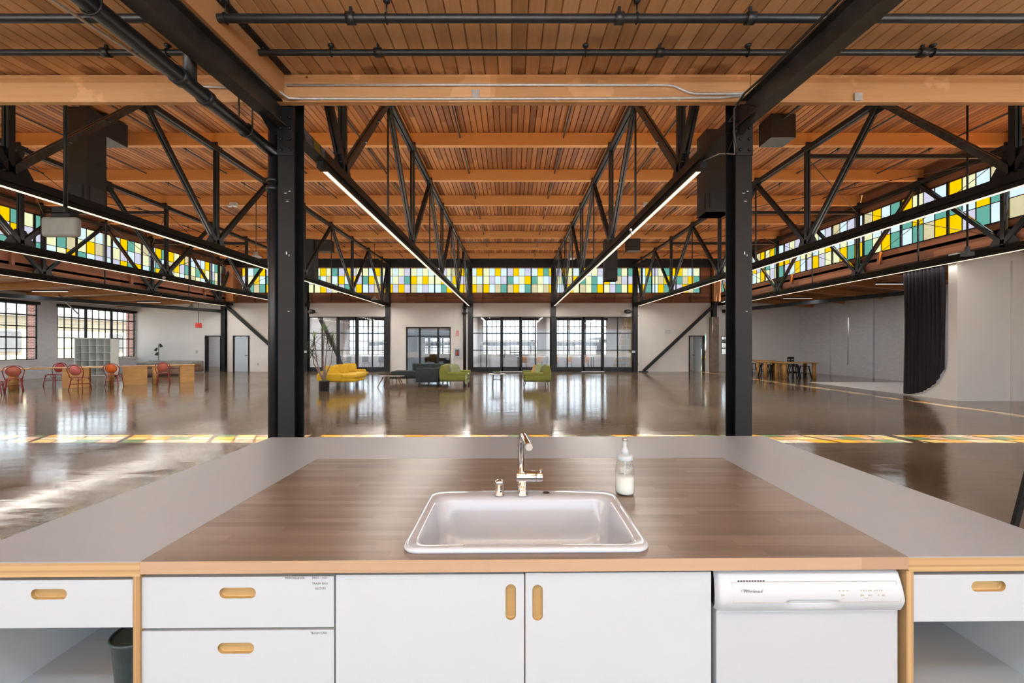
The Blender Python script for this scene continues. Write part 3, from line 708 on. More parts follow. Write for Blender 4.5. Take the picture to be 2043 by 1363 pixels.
for px, py, lab in ((949,186,'small galvanised plate screwed to the middle of the timber beam'),(1714,192,'small galvanised plate on the timber beam past the scuffed column')):
    p = on(px, py); s = .043
    tag(MB().box(p[0]-s,p[0]+s,4.58,4.596,p[2]-s,p[2]+s).build('junction_plate', GALV, bevel=.003), lab, 'plate')
m = MB().tube([(2.50,1.2,zb(1.2)+.29),(2.49,3.0,zb(3)+.28),(2.5,4.2,zb(4.2)+.27),(2.49,4.5,4.3),(2.44,4.62,4.2),(2.46,4.66,3.95),(2.50,4.68,3.75)], .012, 8)
m.tube([(2.45,4.64,4.15),(2.4,4.66,4.08),(2.5,4.67,4.1)], .009, 8)
m.tube([(2.5,4.68,4.0),(2.52,4.9,3.86),(2.55,5.5,4.05),(2.56,5.7,4.1)], .007, 8)
tag(m.build('loose_cable', BLACKP), 'loose black cable draped over the girder and down the scuffed column', 'cable')
m = MB().tube([(2.47,4.67,4.2),(2.475,4.69,3.95),(2.50,4.72,3.75),(2.52,5.1,3.93),(2.55,5.6,4.06)], .006, 8)
tag(m.build('loose_cable', GALV), 'thin pale cable beside the scuffed column head', 'cable')
for px, y in ((800,212),(880,212),(1030,212)): pass
m = MB()

# ------------------------------------------------------------------ ducts
def duct(label, x0, x1, y0, y1, z0, z1, stub):
    t = thing('air_duct', label, 'duct', (x0, y0, z0), 0, None)
    m = MB().box(x0,x1,y0,y1,z0,z1); m.box(x0-.012,x1+.012,y0-.012,y1+.012,z0,z0+.025); m.box(x0-.012,x1+.012,y0-.012,y1+.012,z0+1.0,z0+1.03)
    m.build('drop_duct', DUCT, t, True)
    m = MB().box(*stub); m.build('ceiling_duct', DUCT, t, True)
    for (a,b,face) in ((x0+.08,x1-.08,'f'),(y0+.06,y1-.06,'s')):
        m = MB(); zz0, zz1 = z0+.1, z0+.45
        if face == 'f':
            m.box(a,b,y0-.016,y0-.001,zz0,zz1)
            k = zz0+.03
            while k < zz1-.02: m.box(a+.015,b-.015,y0-.024,y0-.015,k,k+.012); k += .028
        else:
            xs = x1 if x0 < 0 else x0; s = 1 if x0 < 0 else -1
            m.box(min(xs,xs+s*.016),max(xs,xs+s*.016),a,b,zz0,zz1)
            k = zz0+.03
            while k < zz1-.02: m.box(min(xs+s*.015,xs+s*.024),max(xs+s*.015,xs+s*.024),a+.015,b-.015,k,k+.012); k += .028
        m.build('grille', BLACKP, t, True)
duct('big black duct hanging above the long timber tables', -9.99, -9.5, 9.41, 9.87, 4.75, 6.95, (-10.07,-9.5,9.87,10.42,6.5,7.05))
duct('big black duct hanging behind the scuffed column', 4.62, 5.2, 10.0, 10.5, 4.78, 6.75, (6.1,6.68,9.9,10.4,6.5,7.05))
duct('distant black duct hanging just behind the piped column', -10.1, -9.55, 20.3, 20.8, 4.75, 6.75, (-9.55,-8.8,20.4,20.9,6.2,6.75))
duct('distant black duct hanging in front of the far coloured glass', 4.5, 5.1, 20.3, 20.8, 4.75, 6.75, (5.6,6.2,20.3,20.8,6.2,6.8))
# ------------------------------------------------------------------ steel sash windows
def sash(axis, at, a, b, z0, z1, cols, rows, thick=(), thickrows=()):
    wn[0] += 1
    root = bpy.data.objects.new('window_%d' % wn[0], None); C.objects.link(root); root['kind'] = 'structure'
    root.location = (at, a, z0) if axis == 'y' else (a, at, z0)
    f = MB()
    def bx(u0, u1, w, v0, v1):
        if axis == 'x': f.box(u0, u1, at-w, at+w, v0, v1)
        else: f.box(at-w, at+w, u0, u1, v0, v1)
    bx(a, a+.05, .03, z0, z1); bx(b-.05, b, .03, z0, z1); bx(a, b, .03, z0, z0+.04); bx(a, b, .03, z1-.05, z1)
    for i in range(1, cols):
        u = a + (b-a)*i/cols; h = .055 if i in thick else (.024 if axis == 'x' else .018); bx(u-h, u+h, .035 if i in thick else .018, z0, z1)
    for j in range(1, rows):
        z = z0 + (z1-z0)*j/rows; h = .032 if j in thickrows else .022; bx(a, b, .02, z-h, z+h)
    f.build('window_frame', STEEL, root, world=True, fix=False)
    g = MB()
    if axis == 'x': g.box(a+.04, b-.04, at-.003, at+.003, z0+.02, z1-.03)
    else: g.box(at-.003, at+.003, a+.04, b-.04, z0+.02, z1-.03)
    g.build('glass_pane', CLEAR, root, world=True, fix=False)
    return root
for w, th in ((WA,(4,8)),(WB,(4,8)),(WC,(4,8)),(WD,(4,8)),(WG,(4,))):
    sash('y', XL-.05, w[0], w[1], w[2], w[3], 12 if w is not WG else 9, 5, th, (4,2))
    m = MB().box(XL-.04, XL+.10, w[0]-.05, w[1]+.05, w[3]-.02, w[3]+.12)
    struct('trim_%d' % (20+wn[0]), m, STEELF)
    struct('trim_%d' % (40+wn[0]), MB().box(XL-.25, XL+.06, w[0]-.03, w[1]+.03, w[2]-.05, w[2]-.002), WALL)

# rooms behind the far wall
YR = 32.0
W1 = (-12.4, -7.95, .9, 3.58); W2 = (X(963,YR), X(1073,YR), .9, 3.58); W3 = (X(1103,YR), X(1211,YR), .9, 3.58); W0 = (-6.9, -3.6, .95, 2.2)
W4 = (12.3, 16.6, .9, 3.58); W5 = (-21.5, -17.5, .9, 3.4)
wall_y('wall_rear_rooms', XL-.5, XR+.3, 0, 4.2, YR, .35, WALLBX, [W1, W2, W3, W0, W4, W5])
struct('ceiling_rear_rooms', MB().box(XL-.6, XR+.3, YB+.16, YR+.4, 4.08, 4.3), DECK2)
for w, c, th in ((W1,12,(4,8)),(W2,12,()),(W3,10,(3,6)),(W0,8,(4,)),(W4,10,(5,)),(W5,9,(3,6))):
    sash('x', YR+.05, w[0], w[1], w[2], w[3], c, 5, th, (4,2))
    struct('trim_%d' % (60+wn[0]), MB().box(w[0]-.05, w[1]+.05, YR-.08, YR+.03, w[3]-.02, w[3]+.12), STEELF)
for i, x in enumerate((-12.9, -7.75, -2.62, 2.62, 8.6)):
    struct('wall_room_divider', MB().box(x-.06, x+.06, YB+.16, YR, 0, 4.1), WALL)
struct('wall_room_divider', MB().box(9.9, 12.6, 27.6, 27.7, 0, 4.1), WALL)
struct('wall_lobby_lining', MB().box(-7.6, -6.6, YB+.3, YB+.4, 0, 4.05).box(-3.7,-2.7,YB+.3,YB+.4,0,4.05).box(-6.62,-6.56,YB+.3,29,0,4.05).box(-3.72,-3.66,YB+.3,29,0,4.05).box(-6.6,-3.7,YB+.45,31.9,2.34,2.4).box(-6.62,-6.56,29,31.95,0,2.4).box(-3.72,-3.66,29,31.95,0,2.4).box(-7.6,-2.7,31.9,31.96,0,.93).box(-7.6,-2.7,31.9,31.96,2.2,2.4), DARKIN)

def storefront(n, a, b, vs, doors, label):
    """black framed glazed wall: vs thin mullions, doors = (d0,d1) thick stiles"""
    root = bpy.data.objects.new('door_%d' % n, None); C.objects.link(root); root['kind'] = 'structure'; root.location = (a, YB, 0)
    y0, y1 = YB-.03, YB+.05; zt = 3.4; r1, r2 = Z(665,YB), Z(699,YB)
    m = MB().box(a,a+.07,y0,y1,0,zt).box(b-.07,b,y0,y1,0,zt).box(a,b,y0,y1,zt-.06,zt).box(a,b,y0-.01,y1,0,.28)
    for px in vs: x = X(px,YB); m.box(x-.035,x+.035,y0,y1,0,zt)
    for z in (r1, r2): m.box(a,b,y0,y1,z-.025,z+.025)
    m.build('glazing_frame', STEEL, root, True)
    d0, d1 = (X(p,YB) for p in doors)
    m = MB().box(d0-.09,d0+.09,y0-.03,y1,0,zt).box(d1-.09,d1+.09,y0-.03,y1,0,zt).box(d0,d1,y0-.03,y1,zt-.2,zt).box(d0,d1,y0-.03,y1,.02,.3)
    leaf = m.build('door_leaf', STEEL, root, True)
    h = MB().tube([(d0+.16,y0-.09,.9),(d0+.16,y0-.09,1.3)], .015, 8).box(d0+.13,d0+.19,y0-.09,y0-.02,.88,.92).box(d0+.13,d0+.19,y0-.09,y0-.02,1.28,1.32)
    h.build('door_handle', STEEL, leaf, False).location = -Vector(root.location)
    MB().box(d0-.1,d1+.1,y0-.06,y0+.02,0,.03).build('threshold', GALV, root, True)
    MB().box(a+.05,b-.05,YB+.01,YB+.016,.26,zt-.04).build('glass_pane', CLEARD, root, True)
storefront(1, S1[0], S1[1], (643,743), (675,712), '')
storefront(2, S2[0], S2[1], (971,1068), (1001,1039), '')
storefront(3, S3[0], S3[1], (1132,1232), (1163,1202), '')
# lobby glazing and inner double doors
root = bpy.data.objects.new('door_4', None); C.objects.link(root); root['kind'] = 'structure'; root.location = (VES[0], YB, 0)
z2 = Z(671,YB)
m = MB().box(VES[0],VES[0]+.06,YB-.04,YB+.1,0,VES[3]).box(VES[1]-.06,VES[1],YB-.04,YB+.1,0,VES[3]).box(VES[0],VES[1],YB-.04,YB+.1,VES[3]-.06,VES[3]).box(VES[0],VES[1],YB-.03,YB+.08,z2-.03,z2+.03)
for px in (837.5, 874): x = X(px,YB); m.box(x-.05,x+.05,YB-.03,YB+.08,z2 if px < 0 else 0,VES[3])
m.build('door_frame', STEEL, root, True)
MB().box(VES[0]+.05,VES[1]-.05,YB+.02,YB+.026,0,VES[3]-.04).build('glass_pane', CLEARD, root, True)
yi = 28.4; m = MB()
for px in (838, 856, 876): x = X(px,yi); m.box(x-.09,x+.09,yi,yi+.06,0,2.3)
m.box(-6.6,-3.7,yi,yi+.06,2.2,2.5).box(-6.6,-3.7,yi,yi+.06,0,.3).box(-6.6,-6.4,yi,yi+.06,0,2.6)
m.build('inner_door_leaf', STEEL, root, True)
# solid doors
def door(n, d, ang, white=True):
    root = bpy.data.objects.new('door_%d' % n, None); C.objects.link(root); root['kind'] = 'structure'; root.location = (d[0], YB, 0)
    MB().box(d[0]-.03,d[0]+.05,YB-.03,YB+.17,0,d[3]+.03).box(d[1]-.05,d[1]+.03,YB-.03,YB+.17,0,d[3]+.03).box(d[0],d[1],YB-.03,YB+.17,d[3]-.04,d[3]+.03).build('door_frame', STEEL, root, True)
    hx = d[1]-.05 if ang else d[0]+.05
    m = MB().box(d[0]+.06,d[1]-.06,YB+.02,YB+.06,.01,d[3]-.05)
    m.rot(ang, (d[1]-.05, YB+.1)); leaf = m.build('door_leaf', LAM, root, True)
    m = MB().tube([(d[1]-.14 if not ang else d[0]+.12,YB-.04,1.0),(d[1]-.14 if not ang else d[0]+.12,YB+.02,1.0)], .02, 8).box(d[1]-.25 if not ang else d[0]+.1,d[1]-.12 if not ang else d[0]+.22,YB-.05,YB-.03,.99,1.01)
    m.rot(ang, (d[1]-.05, YB+.1)); m.build('door_handle', STEEL, leaf, False).location = -Vector(root.location)
    return root
door(5, D2, 0); door(6, D3, -1.35)
root = bpy.data.objects.new('door_7', None); C.objects.link(root); root['kind'] = 'structure'; root.location = (D1[0], YB, 0)
MB().box(D1[0]-.03,D1[0]+.08,YB-.03,YB+.17,0,2.23).box(D1[1]-.05,D1[1]+.03,YB-.03,YB+.17,0,2.23).box(D1[0],D1[1],YB-.03,YB+.17,2.16,2.23).build('door_frame', STEEL, root, True)
sash('x', YB+.06, WR[0], WR[1], WR[2], WR[3], 4, 3, (2,), ())
# baseboards
struct('baseboard_back', MB().box(-16.1,-12.75,YB-.012,YB,0,.08).box(-7.5,VES[0]-.05,YB-.012,YB,0,.08).box(8.3,10.9,YB-.012,YB,0,.08), WALL)
# lobby block proud of the wall
wall_y('wall_lobby_block', -7.5, X(906,YB), 0, 4.22, YB-.1, .1, WALL, [(VES[0]-.02,VES[1]+.02,0,VES[3]+.02)])

# outside: yards and neighbouring buildings
def house(label, x0, x1, y0, y1, h, mat, roofm, axis, n):
    t = thing('building', label, 'building', (x0, y0, -.25))
    MB().box(x0,x1,y0,y1,-.25,h).build('wall', mat, t, True)
    MB().box(x0-.2,x1+.2,y0-.2,y1+.2,h,h+.25).build('roof', roofm, t, True)
    for i in range(n):
        m = MB()
        if axis == 'y': u = y0+(y1-y0)*(i+.5)/n; m.box(x1,x1+.05,u-.6,u+.6,1.2,2.6)
        else: u = x0+(x1-x0)*(i+.5)/n; m.box(u-.6,u+.6,y0-.05,y0,.9,1.9)
        m.build('window', EXTG, t, True)
house('cream stucco building outside the window behind the white cube shelf', -46, -33, 24, 46, 3.6, EXTY, EXTW, 'y', 3)
house('pale building outside the shop window beside the red chairs', -48, -34, 2, 22, 2.9, pm('cream_render', (.45,.43,.39), .8), EXTW, 'y', 4)
house('low grey shed with a pale roof seen through the central glazing', -16, 9.5, 47, 55, 2.0, EXTG, EXTW, 'x', 7)
house('pale annexe beyond the glazed room with the timber shelves', 10, 30, 46, 54, 2.3, EXTW, EXTG, 'x', 4)
tag(MB().tube([(2.6,46,-.25),(2.6,46,6)], .12, 8).bar((1.9,46,5.2),(3.3,46,5.2),.08,.08).build('utility_pole', BARK), 'timber utility pole outside the central glazed doors', 'pole')
tag(MB().tube([(-31,24.6,-.25),(-31,24.6,8)], .16, 8).build('utility_pole', BARK), 'timber utility pole outside the window behind the cube shelf', 'pole')
m = MB()
for z in (2.5,2.7,3.1,4.2): m.tube([(-30,y,z-.006*(y-18)*(30-y)*.6) for y in range(-2,36,4)], .014, 5)
tag(m.build('overhead_wires', BLACKP), 'overhead wires crossing the view from the shop windows', 'wires')

# ------------------------------------------------------------------ island
def pill(cx, cz, w, h, n=40):
    r = min(w, h)/2; pts = []
    for k in range(n):
        t = 2*PI*k/n; c, s_ = math.cos(t), math.sin(t)
        pts.append((cx + r*c + (math.copysign(w/2-r, c) if w > h else 0), cz + r*s_ + (math.copysign(h/2-r, s_) if h > w else 0)))
    return pts
def front(name, parent, x0, x1, z0, z1, hole, y=1.362, t=.018):
    cx, cz, w, h = hole; inner = pill(cx, cz, w, h); n = len(inner); outer = []
    for (px, pz) in inner:
        dx, dz = px-cx, pz-cz; sx = ((x1-cx) if dx > 0 else (x0-cx))/dx if abs(dx) > 1e-9 else 1e9; sz = ((z1-cz) if dz > 0 else (z0-cz))/dz if abs(dz) > 1e-9 else 1e9
        k = min(sx, sz); outer.append([cx+dx*k, cz+dz*k])
    for (qx, qz) in ((x0,z0),(x1,z0),(x1,z1),(x0,z1)):
        j = min(range(n), key=lambda i: (outer[i][0]-qx)**2+(outer[i][1]-qz)**2); outer[j] = [qx, qz]
    m = MB()
    for yy in (y, y+t):
        for p in inner: m.v.append((p[0], yy, p[1]))
        for p in outer: m.v.append((p[0], yy, p[1]))
    for i in range(n):
        j = (i+1) % n; m.face((i, j, n+j, n+i)); m.face((2*n+i, 3*n+i, 3*n+j, 2*n+j)); m.face((n+i, n+j, 3*n+j, 3*n+i))
    m.shear(); o = m.build(name, LAM, parent, True)
    m = MB()                                   # routed timber finger pull
    for yy, g in ((y, 0), (y+.011, 0), (y+.014, .003)):
        for p in pill(cx, cz, w-2*g, h-2*g): m.v.append((p[0], yy, p[1]))
    for L_ in (0, 1):
        for i in range(n): j = (i+1) % n; m.face((L_*n+i, L_*n+j, (L_+1)*n+j, (L_+1)*n+i), 0, False)
    m.face([2*n+i for i in range(n)])
    m.shear(); hd = m.build('finger_pull', PLYF, o, False); hd.location = -Vector(parent.location); hd['label'] = 'routed plywood finger pull'
    return o
K = .001625
def fx(px): return (px-CX)*K
def fz(py): return H-(py-CY)*K
YI = 1.38
# drawer cabinet
t = thing('drawer_cabinet', 'white two-drawer cabinet under the butcher block, printed trash can and first-aid', 'cabinet', (fx(286), YI, 0))
m = MB().box(fx(286)-.002, fx(286)+.012, YI+.003, 1.95, .08, .872).box(fx(670)-.012,fx(670)+.0,YI+.003,1.95,.08,.872).box(fx(286),fx(670),1.94,1.95,.08,.872).box(fx(286),fx(670),YI+.003,1.95,.08,.1).box(fx(286),fx(670),YI+.003,1.5,.86,.873)
m.box(fx(286),fx(670),YI+.006,YI+.03,.68,.70)
m.shear().build('carcass', PLYF, t, True)
d1 = front('drawer', t, fx(288), fx(669)-.001, fz(1247), fz(1146.5), (fx(479.5), fz(1178.5), .116, .035))
d2 = front('drawer', t, fx(288), fx(669)-.001, .11, fz(1253), (fx(476), fz(1287.5), .116, .035))
def text(body, x, z, size, y, parent, mat=None, shear=0, off=None, name='lettering'):
    cu = bpy.data.curves.new(name, 'FONT'); cu.body = body; cu.size = size; cu.shear = shear; cu.resolution_u = 3
    o = bpy.data.objects.new('tmp', cu); C.objects.link(o); bpy.context.view_layer.update()
    me = bpy.data.meshes.new_from_object(o.evaluated_get(bpy.context.evaluated_depsgraph_get()))
    bpy.data.objects.remove(o)
    for v in me.vertices:
        a, b = v.co.x, v.co.y; v.co = (x+a, SH(x+a, y), z+b)
    me.materials.clear(); me.materials.append(mat or TEXTM)
    o = bpy.data.objects.new(name, me); C.objects.link(o); o.parent = parent; o.location = -Vector(off if off is not None else parent.location)
    return o
tl = t.location
for s_, px, py in (('PAIN RELIEVER', 572.5, 1151.5), ('FIRST - AID', 626, 1151.5), ('TRASH BAG', 625.5, 1162.5), ('GLOVES', 631.5, 1172)):
    text(s_, fx(px), fz(py), .0098, 1.361, d1, off=tl)
text('TRASH CAN', fx(622.5), fz(1260.5), .0098, 1.361, d2, off=tl)
# sink cabinet
t = thing('sink_cabinet', 'white two-door cabinet below the sink with upright finger pulls', 'cabinet', (fx(672), YI, 0))
m = MB().box(fx(671),fx(671)+.012,YI+.003,1.95,.08,.872).box(fx(1421)-.014,fx(1421),YI+.003,1.95,.08,.872).box(fx(672),fx(1420),1.94,1.95,.08,.872).box(fx(672),fx(1420),YI+.003,1.95,.08,.1)
m.box(fx(1047)-.005,fx(1047)+.005,YI+.003,1.4,.1,.85); m.box(fx(672),fx(1420),YI+.003,1.4,.864,.873)
m.shear().build('carcass', PLYF, t, True)
front('door', t, fx(672.5), fx(1045.7), .11, fz(1144.5), (fx(1019), fz(1200.5), .034, .116))
front('door', t, fx(1048.3), fx(1420), .11, fz(1143), (fx(1072.5), fz(1202), .034, .116))
# open desk wings
def wing(label, a, b, inner, hx, hz, zt0, zt1, edgex):
    t = thing('open_cabinet', label, 'cabinet', (min(a,b), YI, 0))
    x0, x1 = min(a,b), max(a,b)
    outer = x0 if inner > 0 else x1
    m = MB().box(edgex[0], edgex[1], 1.354, 2.54, 0, .868); m.shear().build('plywood_side', PLYV, t, True)
    m = MB().box(outer-.0 if outer==x0 else outer-.018, outer+.018 if outer==x0 else outer, 1.356, 3.15, 0, .866)
    m.box(x0+.0, x1, 1.45, 3.1, .365, .385); m.box(x0, x1, 3.09, 3.105, .385, .866)
    m.shear().build('white_interior', LAM, t, True)
    front('drawer', t, x0+.004, x1-.004, zt0, zt1, (hx, hz, .114, .034), 1.36)
    m = MB().box(x0+.02, x1-.02, 1.381, 1.9, zt0+.01, zt0+.02).box(x0+.02,x0+.03,1.381,1.9,zt0+.01,zt1-.02).box(x1-.03,x1-.02,1.381,1.9,zt0+.01,zt1-.02); m.shear().build('drawer_box', PLYF, t, True)
wing('open white cabinet wing holding a dark bin under one drawer', -1.79, -1.207, 1, (110-CX)*.00162, H-(1180-CY)*.001617, .700, .8525, (-1.205,-1.184))
wing('empty open white cabinet wing past the dishwasher, under one drawer', 1.309, 1.905, -1, (1979-CX)*.00163, H-(1173.5-CY)*.00163, .698, .851, (1.284,1.307))
# worktops
ZT = .915
m = MB().box(-1.178, 1.286, 1.349, 1.44, .875, ZT).box(-1.178, 1.286, 1.88, 2.562, .875, ZT).box(-1.178, -.345, 1.44, 1.88, .875, ZT).box(.45, 1.286, 1.44, 1.88, .875, ZT)
for i in range(len(m.f)):
    ys = [m.v[j][1] for j in m.f[i]]
    if all(abs(y-1.349) < 1e-6 for y in ys): m.m[i] = 1
m.shear(); tag(m.build('butcher_block_top', [BUTCH, BUTCH_LIT], fix=False), 'butcher block worktop around the sink', 'worktop')
t = thing('laminate_counter', 'pale grey laminate counter wrapping round the butcher block on three sides', 'counter', (0, 2.6, .86))
m = MB().box(-1.80, -1.181, 1.352, 3.17, .866, .912).box(1.289, 1.912, 1.352, 3.17, .866, .912).box(-1.18, 1.288, 2.566, 3.17, .866, .912)
m.shear().build('plywood_core', PLYE, t, True)
m = MB().prism([(-1.80,1.351),(-1.1795,1.351),(-1.1795,2.5645),(1.2875,2.5645),(1.2875,1.351),(1.912,1.351),(1.912,3.171),(-1.80,3.171)], 'z', .9122, .9152)
m.shear().build('laminate_top', LAMT, t, True)
# sink
def rr(cx, cy, w, d, r, n=8):
    pts = []
    for k, (sx, sy) in enumerate(((1,1),(-1,1),(-1,-1),(1,-1))):
        for j in range(n+1):
            a = k*PI/2 + j*(PI/2)/n; pts.append((cx+sx*(w/2-r)+r*math.cos(a), cy+sy*(d/2-r)+r*math.sin(a)))
    return pts
t = thing('kitchen_sink', 'white enamelled cast sink set into the butcher block', 'sink', (.05, 1.66, ZT))
prof = [((.05,1.667,.825,.556,.05), .9155), ((.05,1.667,.834,.562,.055), .919), ((.05,1.667,.834,.562,.055), .925), ((.05,1.667,.826,.554,.053), .9305), ((.05,1.667,.81,.54,.05), .933),
        ((.05,1.652,.78,.46,.05), .930), ((.05,1.643,.756,.425,.06), .926), ((.05,1.643,.742,.412,.06), .912), ((.05,1.643,.715,.39,.07), .80), ((.05,1.643,.69,.37,.08), .735), ((.05,1.643,.62,.31,.1), .715), ((.05,1.643,.2,.12,.05), .708)]
m = MB(); rings = []
for args, z in prof:
    ring = []
    for p in rr(*args): ring.append(len(m.v)); m.v.append((p[0], p[1], z))
    rings.append(ring)
for A, B in zip(rings, rings[1:]):
    for i in range(len(A)): m.face((A[i], A[(i+1)%len(A)], B[(i+1)%len(A)], B[i]), 0, True)
m.face(rings[-1]); m.shear().build('basin', PORC, t, True)
m = MB().lathe([(.045,0),(.045,.004),(.03,.003),(.001,.001)], (.05,1.66,.7085), 20); m.shear().build('drain', BRUSH, t, True)
hx, hy = .156, 1.905
m = MB().lathe([(.020,.0),(.020,.0035),(.0165,.0045),(.0165,-.001)], (hx,hy,.9315), 24); m.shear().build('tap_hole_ring', BRUSH, t, True)
MB().lathe([(.0165,0),(.0001,.0005)], (hx,SH(hx,hy),.9342), 24).build('tap_hole', pm('hole_dark', (.03,.012,.008), .8), t, True)
# faucet
fx0, fy0 = .0475, 1.885; zf = .932
t = thing('kitchen_faucet', 'chrome single-lever faucet standing at the back of the sink', 'faucet', (fx0, fy0, zf))
MB().lathe([(.024,0),(.024,.005),(.0205,.010),(.0195,.012),(.0195,.075)], (fx0,fy0,zf), 28).build('body', CHROME, t, True)
MB().lathe([(.0235,-.026),(.0245,-.024),(.0245,.058),(.0235,.06)], (fx0,fy0,zf+.083), 28, axis='x').build('valve_barrel', CHROME, t, True)
h = MB().lathe([(.0235,.062),(.0245,.064),(.0245,.088),(.0235,.09)], (fx0,fy0,zf+.083), 28, axis='x'); h.tube([(fx0+.082,fy0,zf+.105),(fx0+.082,fy0-.01,zf+.118)], .006, 10); h.build('lever_handle', CHROME, t, True)
MB().tube([(fx0-.006,fy0,zf+.1),(fx0-.006,fy0,zf+.245),(fx0-.004,fy0-.004,zf+.262),(fx0+.002,fy0-.016,zf+.273)], .0135, 24).build('riser', CHROME, t, True)
m = MB().tube([(fx0-.002,fy0-.006,zf+.266),(fx0+.005,fy0-.03,zf+.268),(fx0+.022,fy0-.13,zf+.252),(fx0+.024,fy0-.145,zf+.248)], [.0145,.015,.015,.0145], 24); m.build('spout', CHROME, t, True)
m = MB().tube([(fx0+.0225,fy0-.134,zf+.25),(fx0+.0245,fy0-.148,zf+.2475)], [.0155,.0148], 24); m.build('spray_tip', GALV, t, True)
# air gap
ax, ay = -.056, 1.885
t = thing('air_gap_cap', 'short brushed cylinder cap behind the sink beside the faucet', 'air gap', (ax, ay, zf))
MB().lathe([(.022,0),(.022,.004),(.0185,.007),(.0185,.052)], (ax,ay,zf), 24).build('body', BRUSH, t, True)
MB().lathe([(.0188,.052),(.0192,.054),(.0192,.062),(.016,.067),(.001,.069)], (ax,ay,zf), 24).build('cap', CHROME, t, True)
m = MB()
for k in range(3): m.box(ax+.004,ax+.012,ay-.0192,ay-.017,zf+.02+.01*k,zf+.024+.01*k)
m.build('vent_slots', BLACKP, t, True)
# soap dispenser
sx, sy = X(1249,1.93), 1.93+.02
t = thing('soap_dispenser', 'glass jar soap dispenser half full of milky soap with a white pump', 'soap dispenser', (sx, sy, ZT))
JAR = glass('jar_glass', (.96,.98,.97), 1.2)
body = [(.030,.001),(.040,.004),(.0435,.014),(.0435,.09),(.0425,.122),(.037,.145),(.0335,.152),(.0335,.168)]
MB().lathe(body, (sx,sy,ZT), 32).build('jar', JAR, t, True)
MB().lathe([(.028,.003),(.0385,.006),(.042,.015),(.042,.083),(.0001,.0835)], (sx,sy,ZT), 32).build('liquid_soap', pm('milky_soap', (.82,.88,.87), .35), t, True)
MB().lathe([(.036,.158),(.037,.160),(.037,.178),(.034,.181),(.016,.182),(.016,.186)], (sx,sy,ZT), 28).build('lid', LAM, t, True)
MB().lathe([(.0175,.184),(.0175,.204),(.012,.207),(.012,.214),(.008,.216),(.008,.248)], (sx,sy,ZT), 24).build('pump_collar', LAM, t, True)
m = MB().lathe([(.011,.246),(.013,.248),(.013,.256),(.004,.258)], (sx,sy,ZT), 20).tube([(sx,sy,ZT+.251),(sx+.004,sy+.045,ZT+.249),(sx+.004,sy+.052,ZT+.243)], .0045, 10); m.build('pump_head', BRUSH, t, True)
MB().tube([(sx,sy,ZT+.16),(sx,sy,ZT+.135),(sx-.002,sy,ZT+.02)], [.008,.0035,.003], 10).build('dip_tube', LAM, t, True)
o = MB().loop([(sx-.004+.011*math.cos(a*PI/8), sy-.0437, ZT+.128+.007*math.sin(a*PI/8)) for a in range(16)], .0011, 5).tube([(sx+.003,sy-.0437,ZT+.128),(sx+.018,sy-.0405,ZT+.127),(sx+.024,sy-.0365,ZT+.13)], .0011, 5); o.build('embossed_mark', JAR, t, True)
# dishwasher
dx0, dx1 = .664, 1.272
t = thing('dishwasher', 'white dishwasher with a control panel, built in beside the sink cabinet', 'dishwasher', (dx0, 1.37, 0))
m = MB().box(dx0+.004, dx1-.004, 1.366, 1.94, .1, .735); m.shear().build('door', WPL, t, True, bevel=.004)
m = MB().box(dx0+.02, dx1-.02, 1.42, 1.9, 0, .1); m.shear().build('plinth', BLACKP, t, True)
m = MB().box(dx0+.01, dx1-.01, 1.4, 1.93, .73, .862); m.shear().build('tub_housing', BLACKP, t, True)
nx, nz = 96, 30; m = MB(); zz0, zz1 = .742, .8625
for j in range(nz+1):
    v = j/nz; z = zz0+(zz1-zz0)*v
    yb = 1.352 - .012*math.sin(min(1, v/.3)*PI/2) if v < .3 else 1.340 + .022*((v-.3)/.7)**1.5
    if v > .96: yb += .01*((v-.96)/.04)**2
    wx = .005*(1-abs(v-.3)/.7)
    for i in range(nx+1):
        u = i/nx; x = dx0-wx+(dx1-dx0+2*wx)*u; y = yb
        su = (u-.5)/.14; sv = (v-.20)/.13
        if abs(su) < 1 and abs(sv) < 1: y += .016*(1-su**6)*(max(0, (sv+1)/2))**1.2*(1 if sv < .75 else (1-sv)/.25)
        e = min(u, 1-u)
        if e < .02: y += .02*(1-e/.02)**2
        m.v.append((x, y, z))
for j in range(nz):
    for i in range(nx): a = j*(nx+1)+i; m.face((a, a+1, a+nx+2, a+nx+1), 0, True)
m.shear(); cp = m.build('control_panel', WPL, t, True)
def py_(z):
    v = (z-zz0)/(zz1-zz0); return 1.340 + .022*(max(0,v-.3)/.7)**1.5
tl = t.location; off = -Vector(tl)
m = MB()
a, b, c, d = fx(1458), fx(1792), .7765, .836
pts = [(a,c),(b,c),(b-.006,d),(a,d)]
for (p, q) in zip(pts, pts[1:]+pts[:1]):
    m.bar((p[0],py_(p[1])-.0006,p[1]),(q[0],py_(q[1])-.0006,q[1]),.0012,.0014)
m.shear().build('panel_outline', GREYP, cp).location = off
m = MB()
for k in range(10): xx = fx(1470.5)+k*.0091; m.box(xx,xx+.0058,py_(.8385)-.0012,py_(.8385)+.002,.8372,.8402)
m.shear().build('vent_slots', BLACKP, cp).location = off
o = text('Whirlpool', fx(1477.5), .8052, .0152, py_(.808)-.0006, cp, TEXTM, .35, tl, 'brand_mark')
m = MB().loop([(fx(1481)+.010*math.cos(a*PI/10), py_(.811)-.0008, .8105+.0055*math.sin(a*PI/10)) for a in range(20)], .0004, 5); m.shear().build('brand_swoosh', TEXTM, cp).location = off
m = MB()
for px, w in ((1674,.010),(1712,.011),(1728,.011),(1747,.004),(1755,.009)): m.box(fx(px),fx(px)+w,py_(.796)-.001,py_(.796)+.001,.7935,.7985)
m.shear().build('buttons', GREYP, cp).location = off
m = MB()
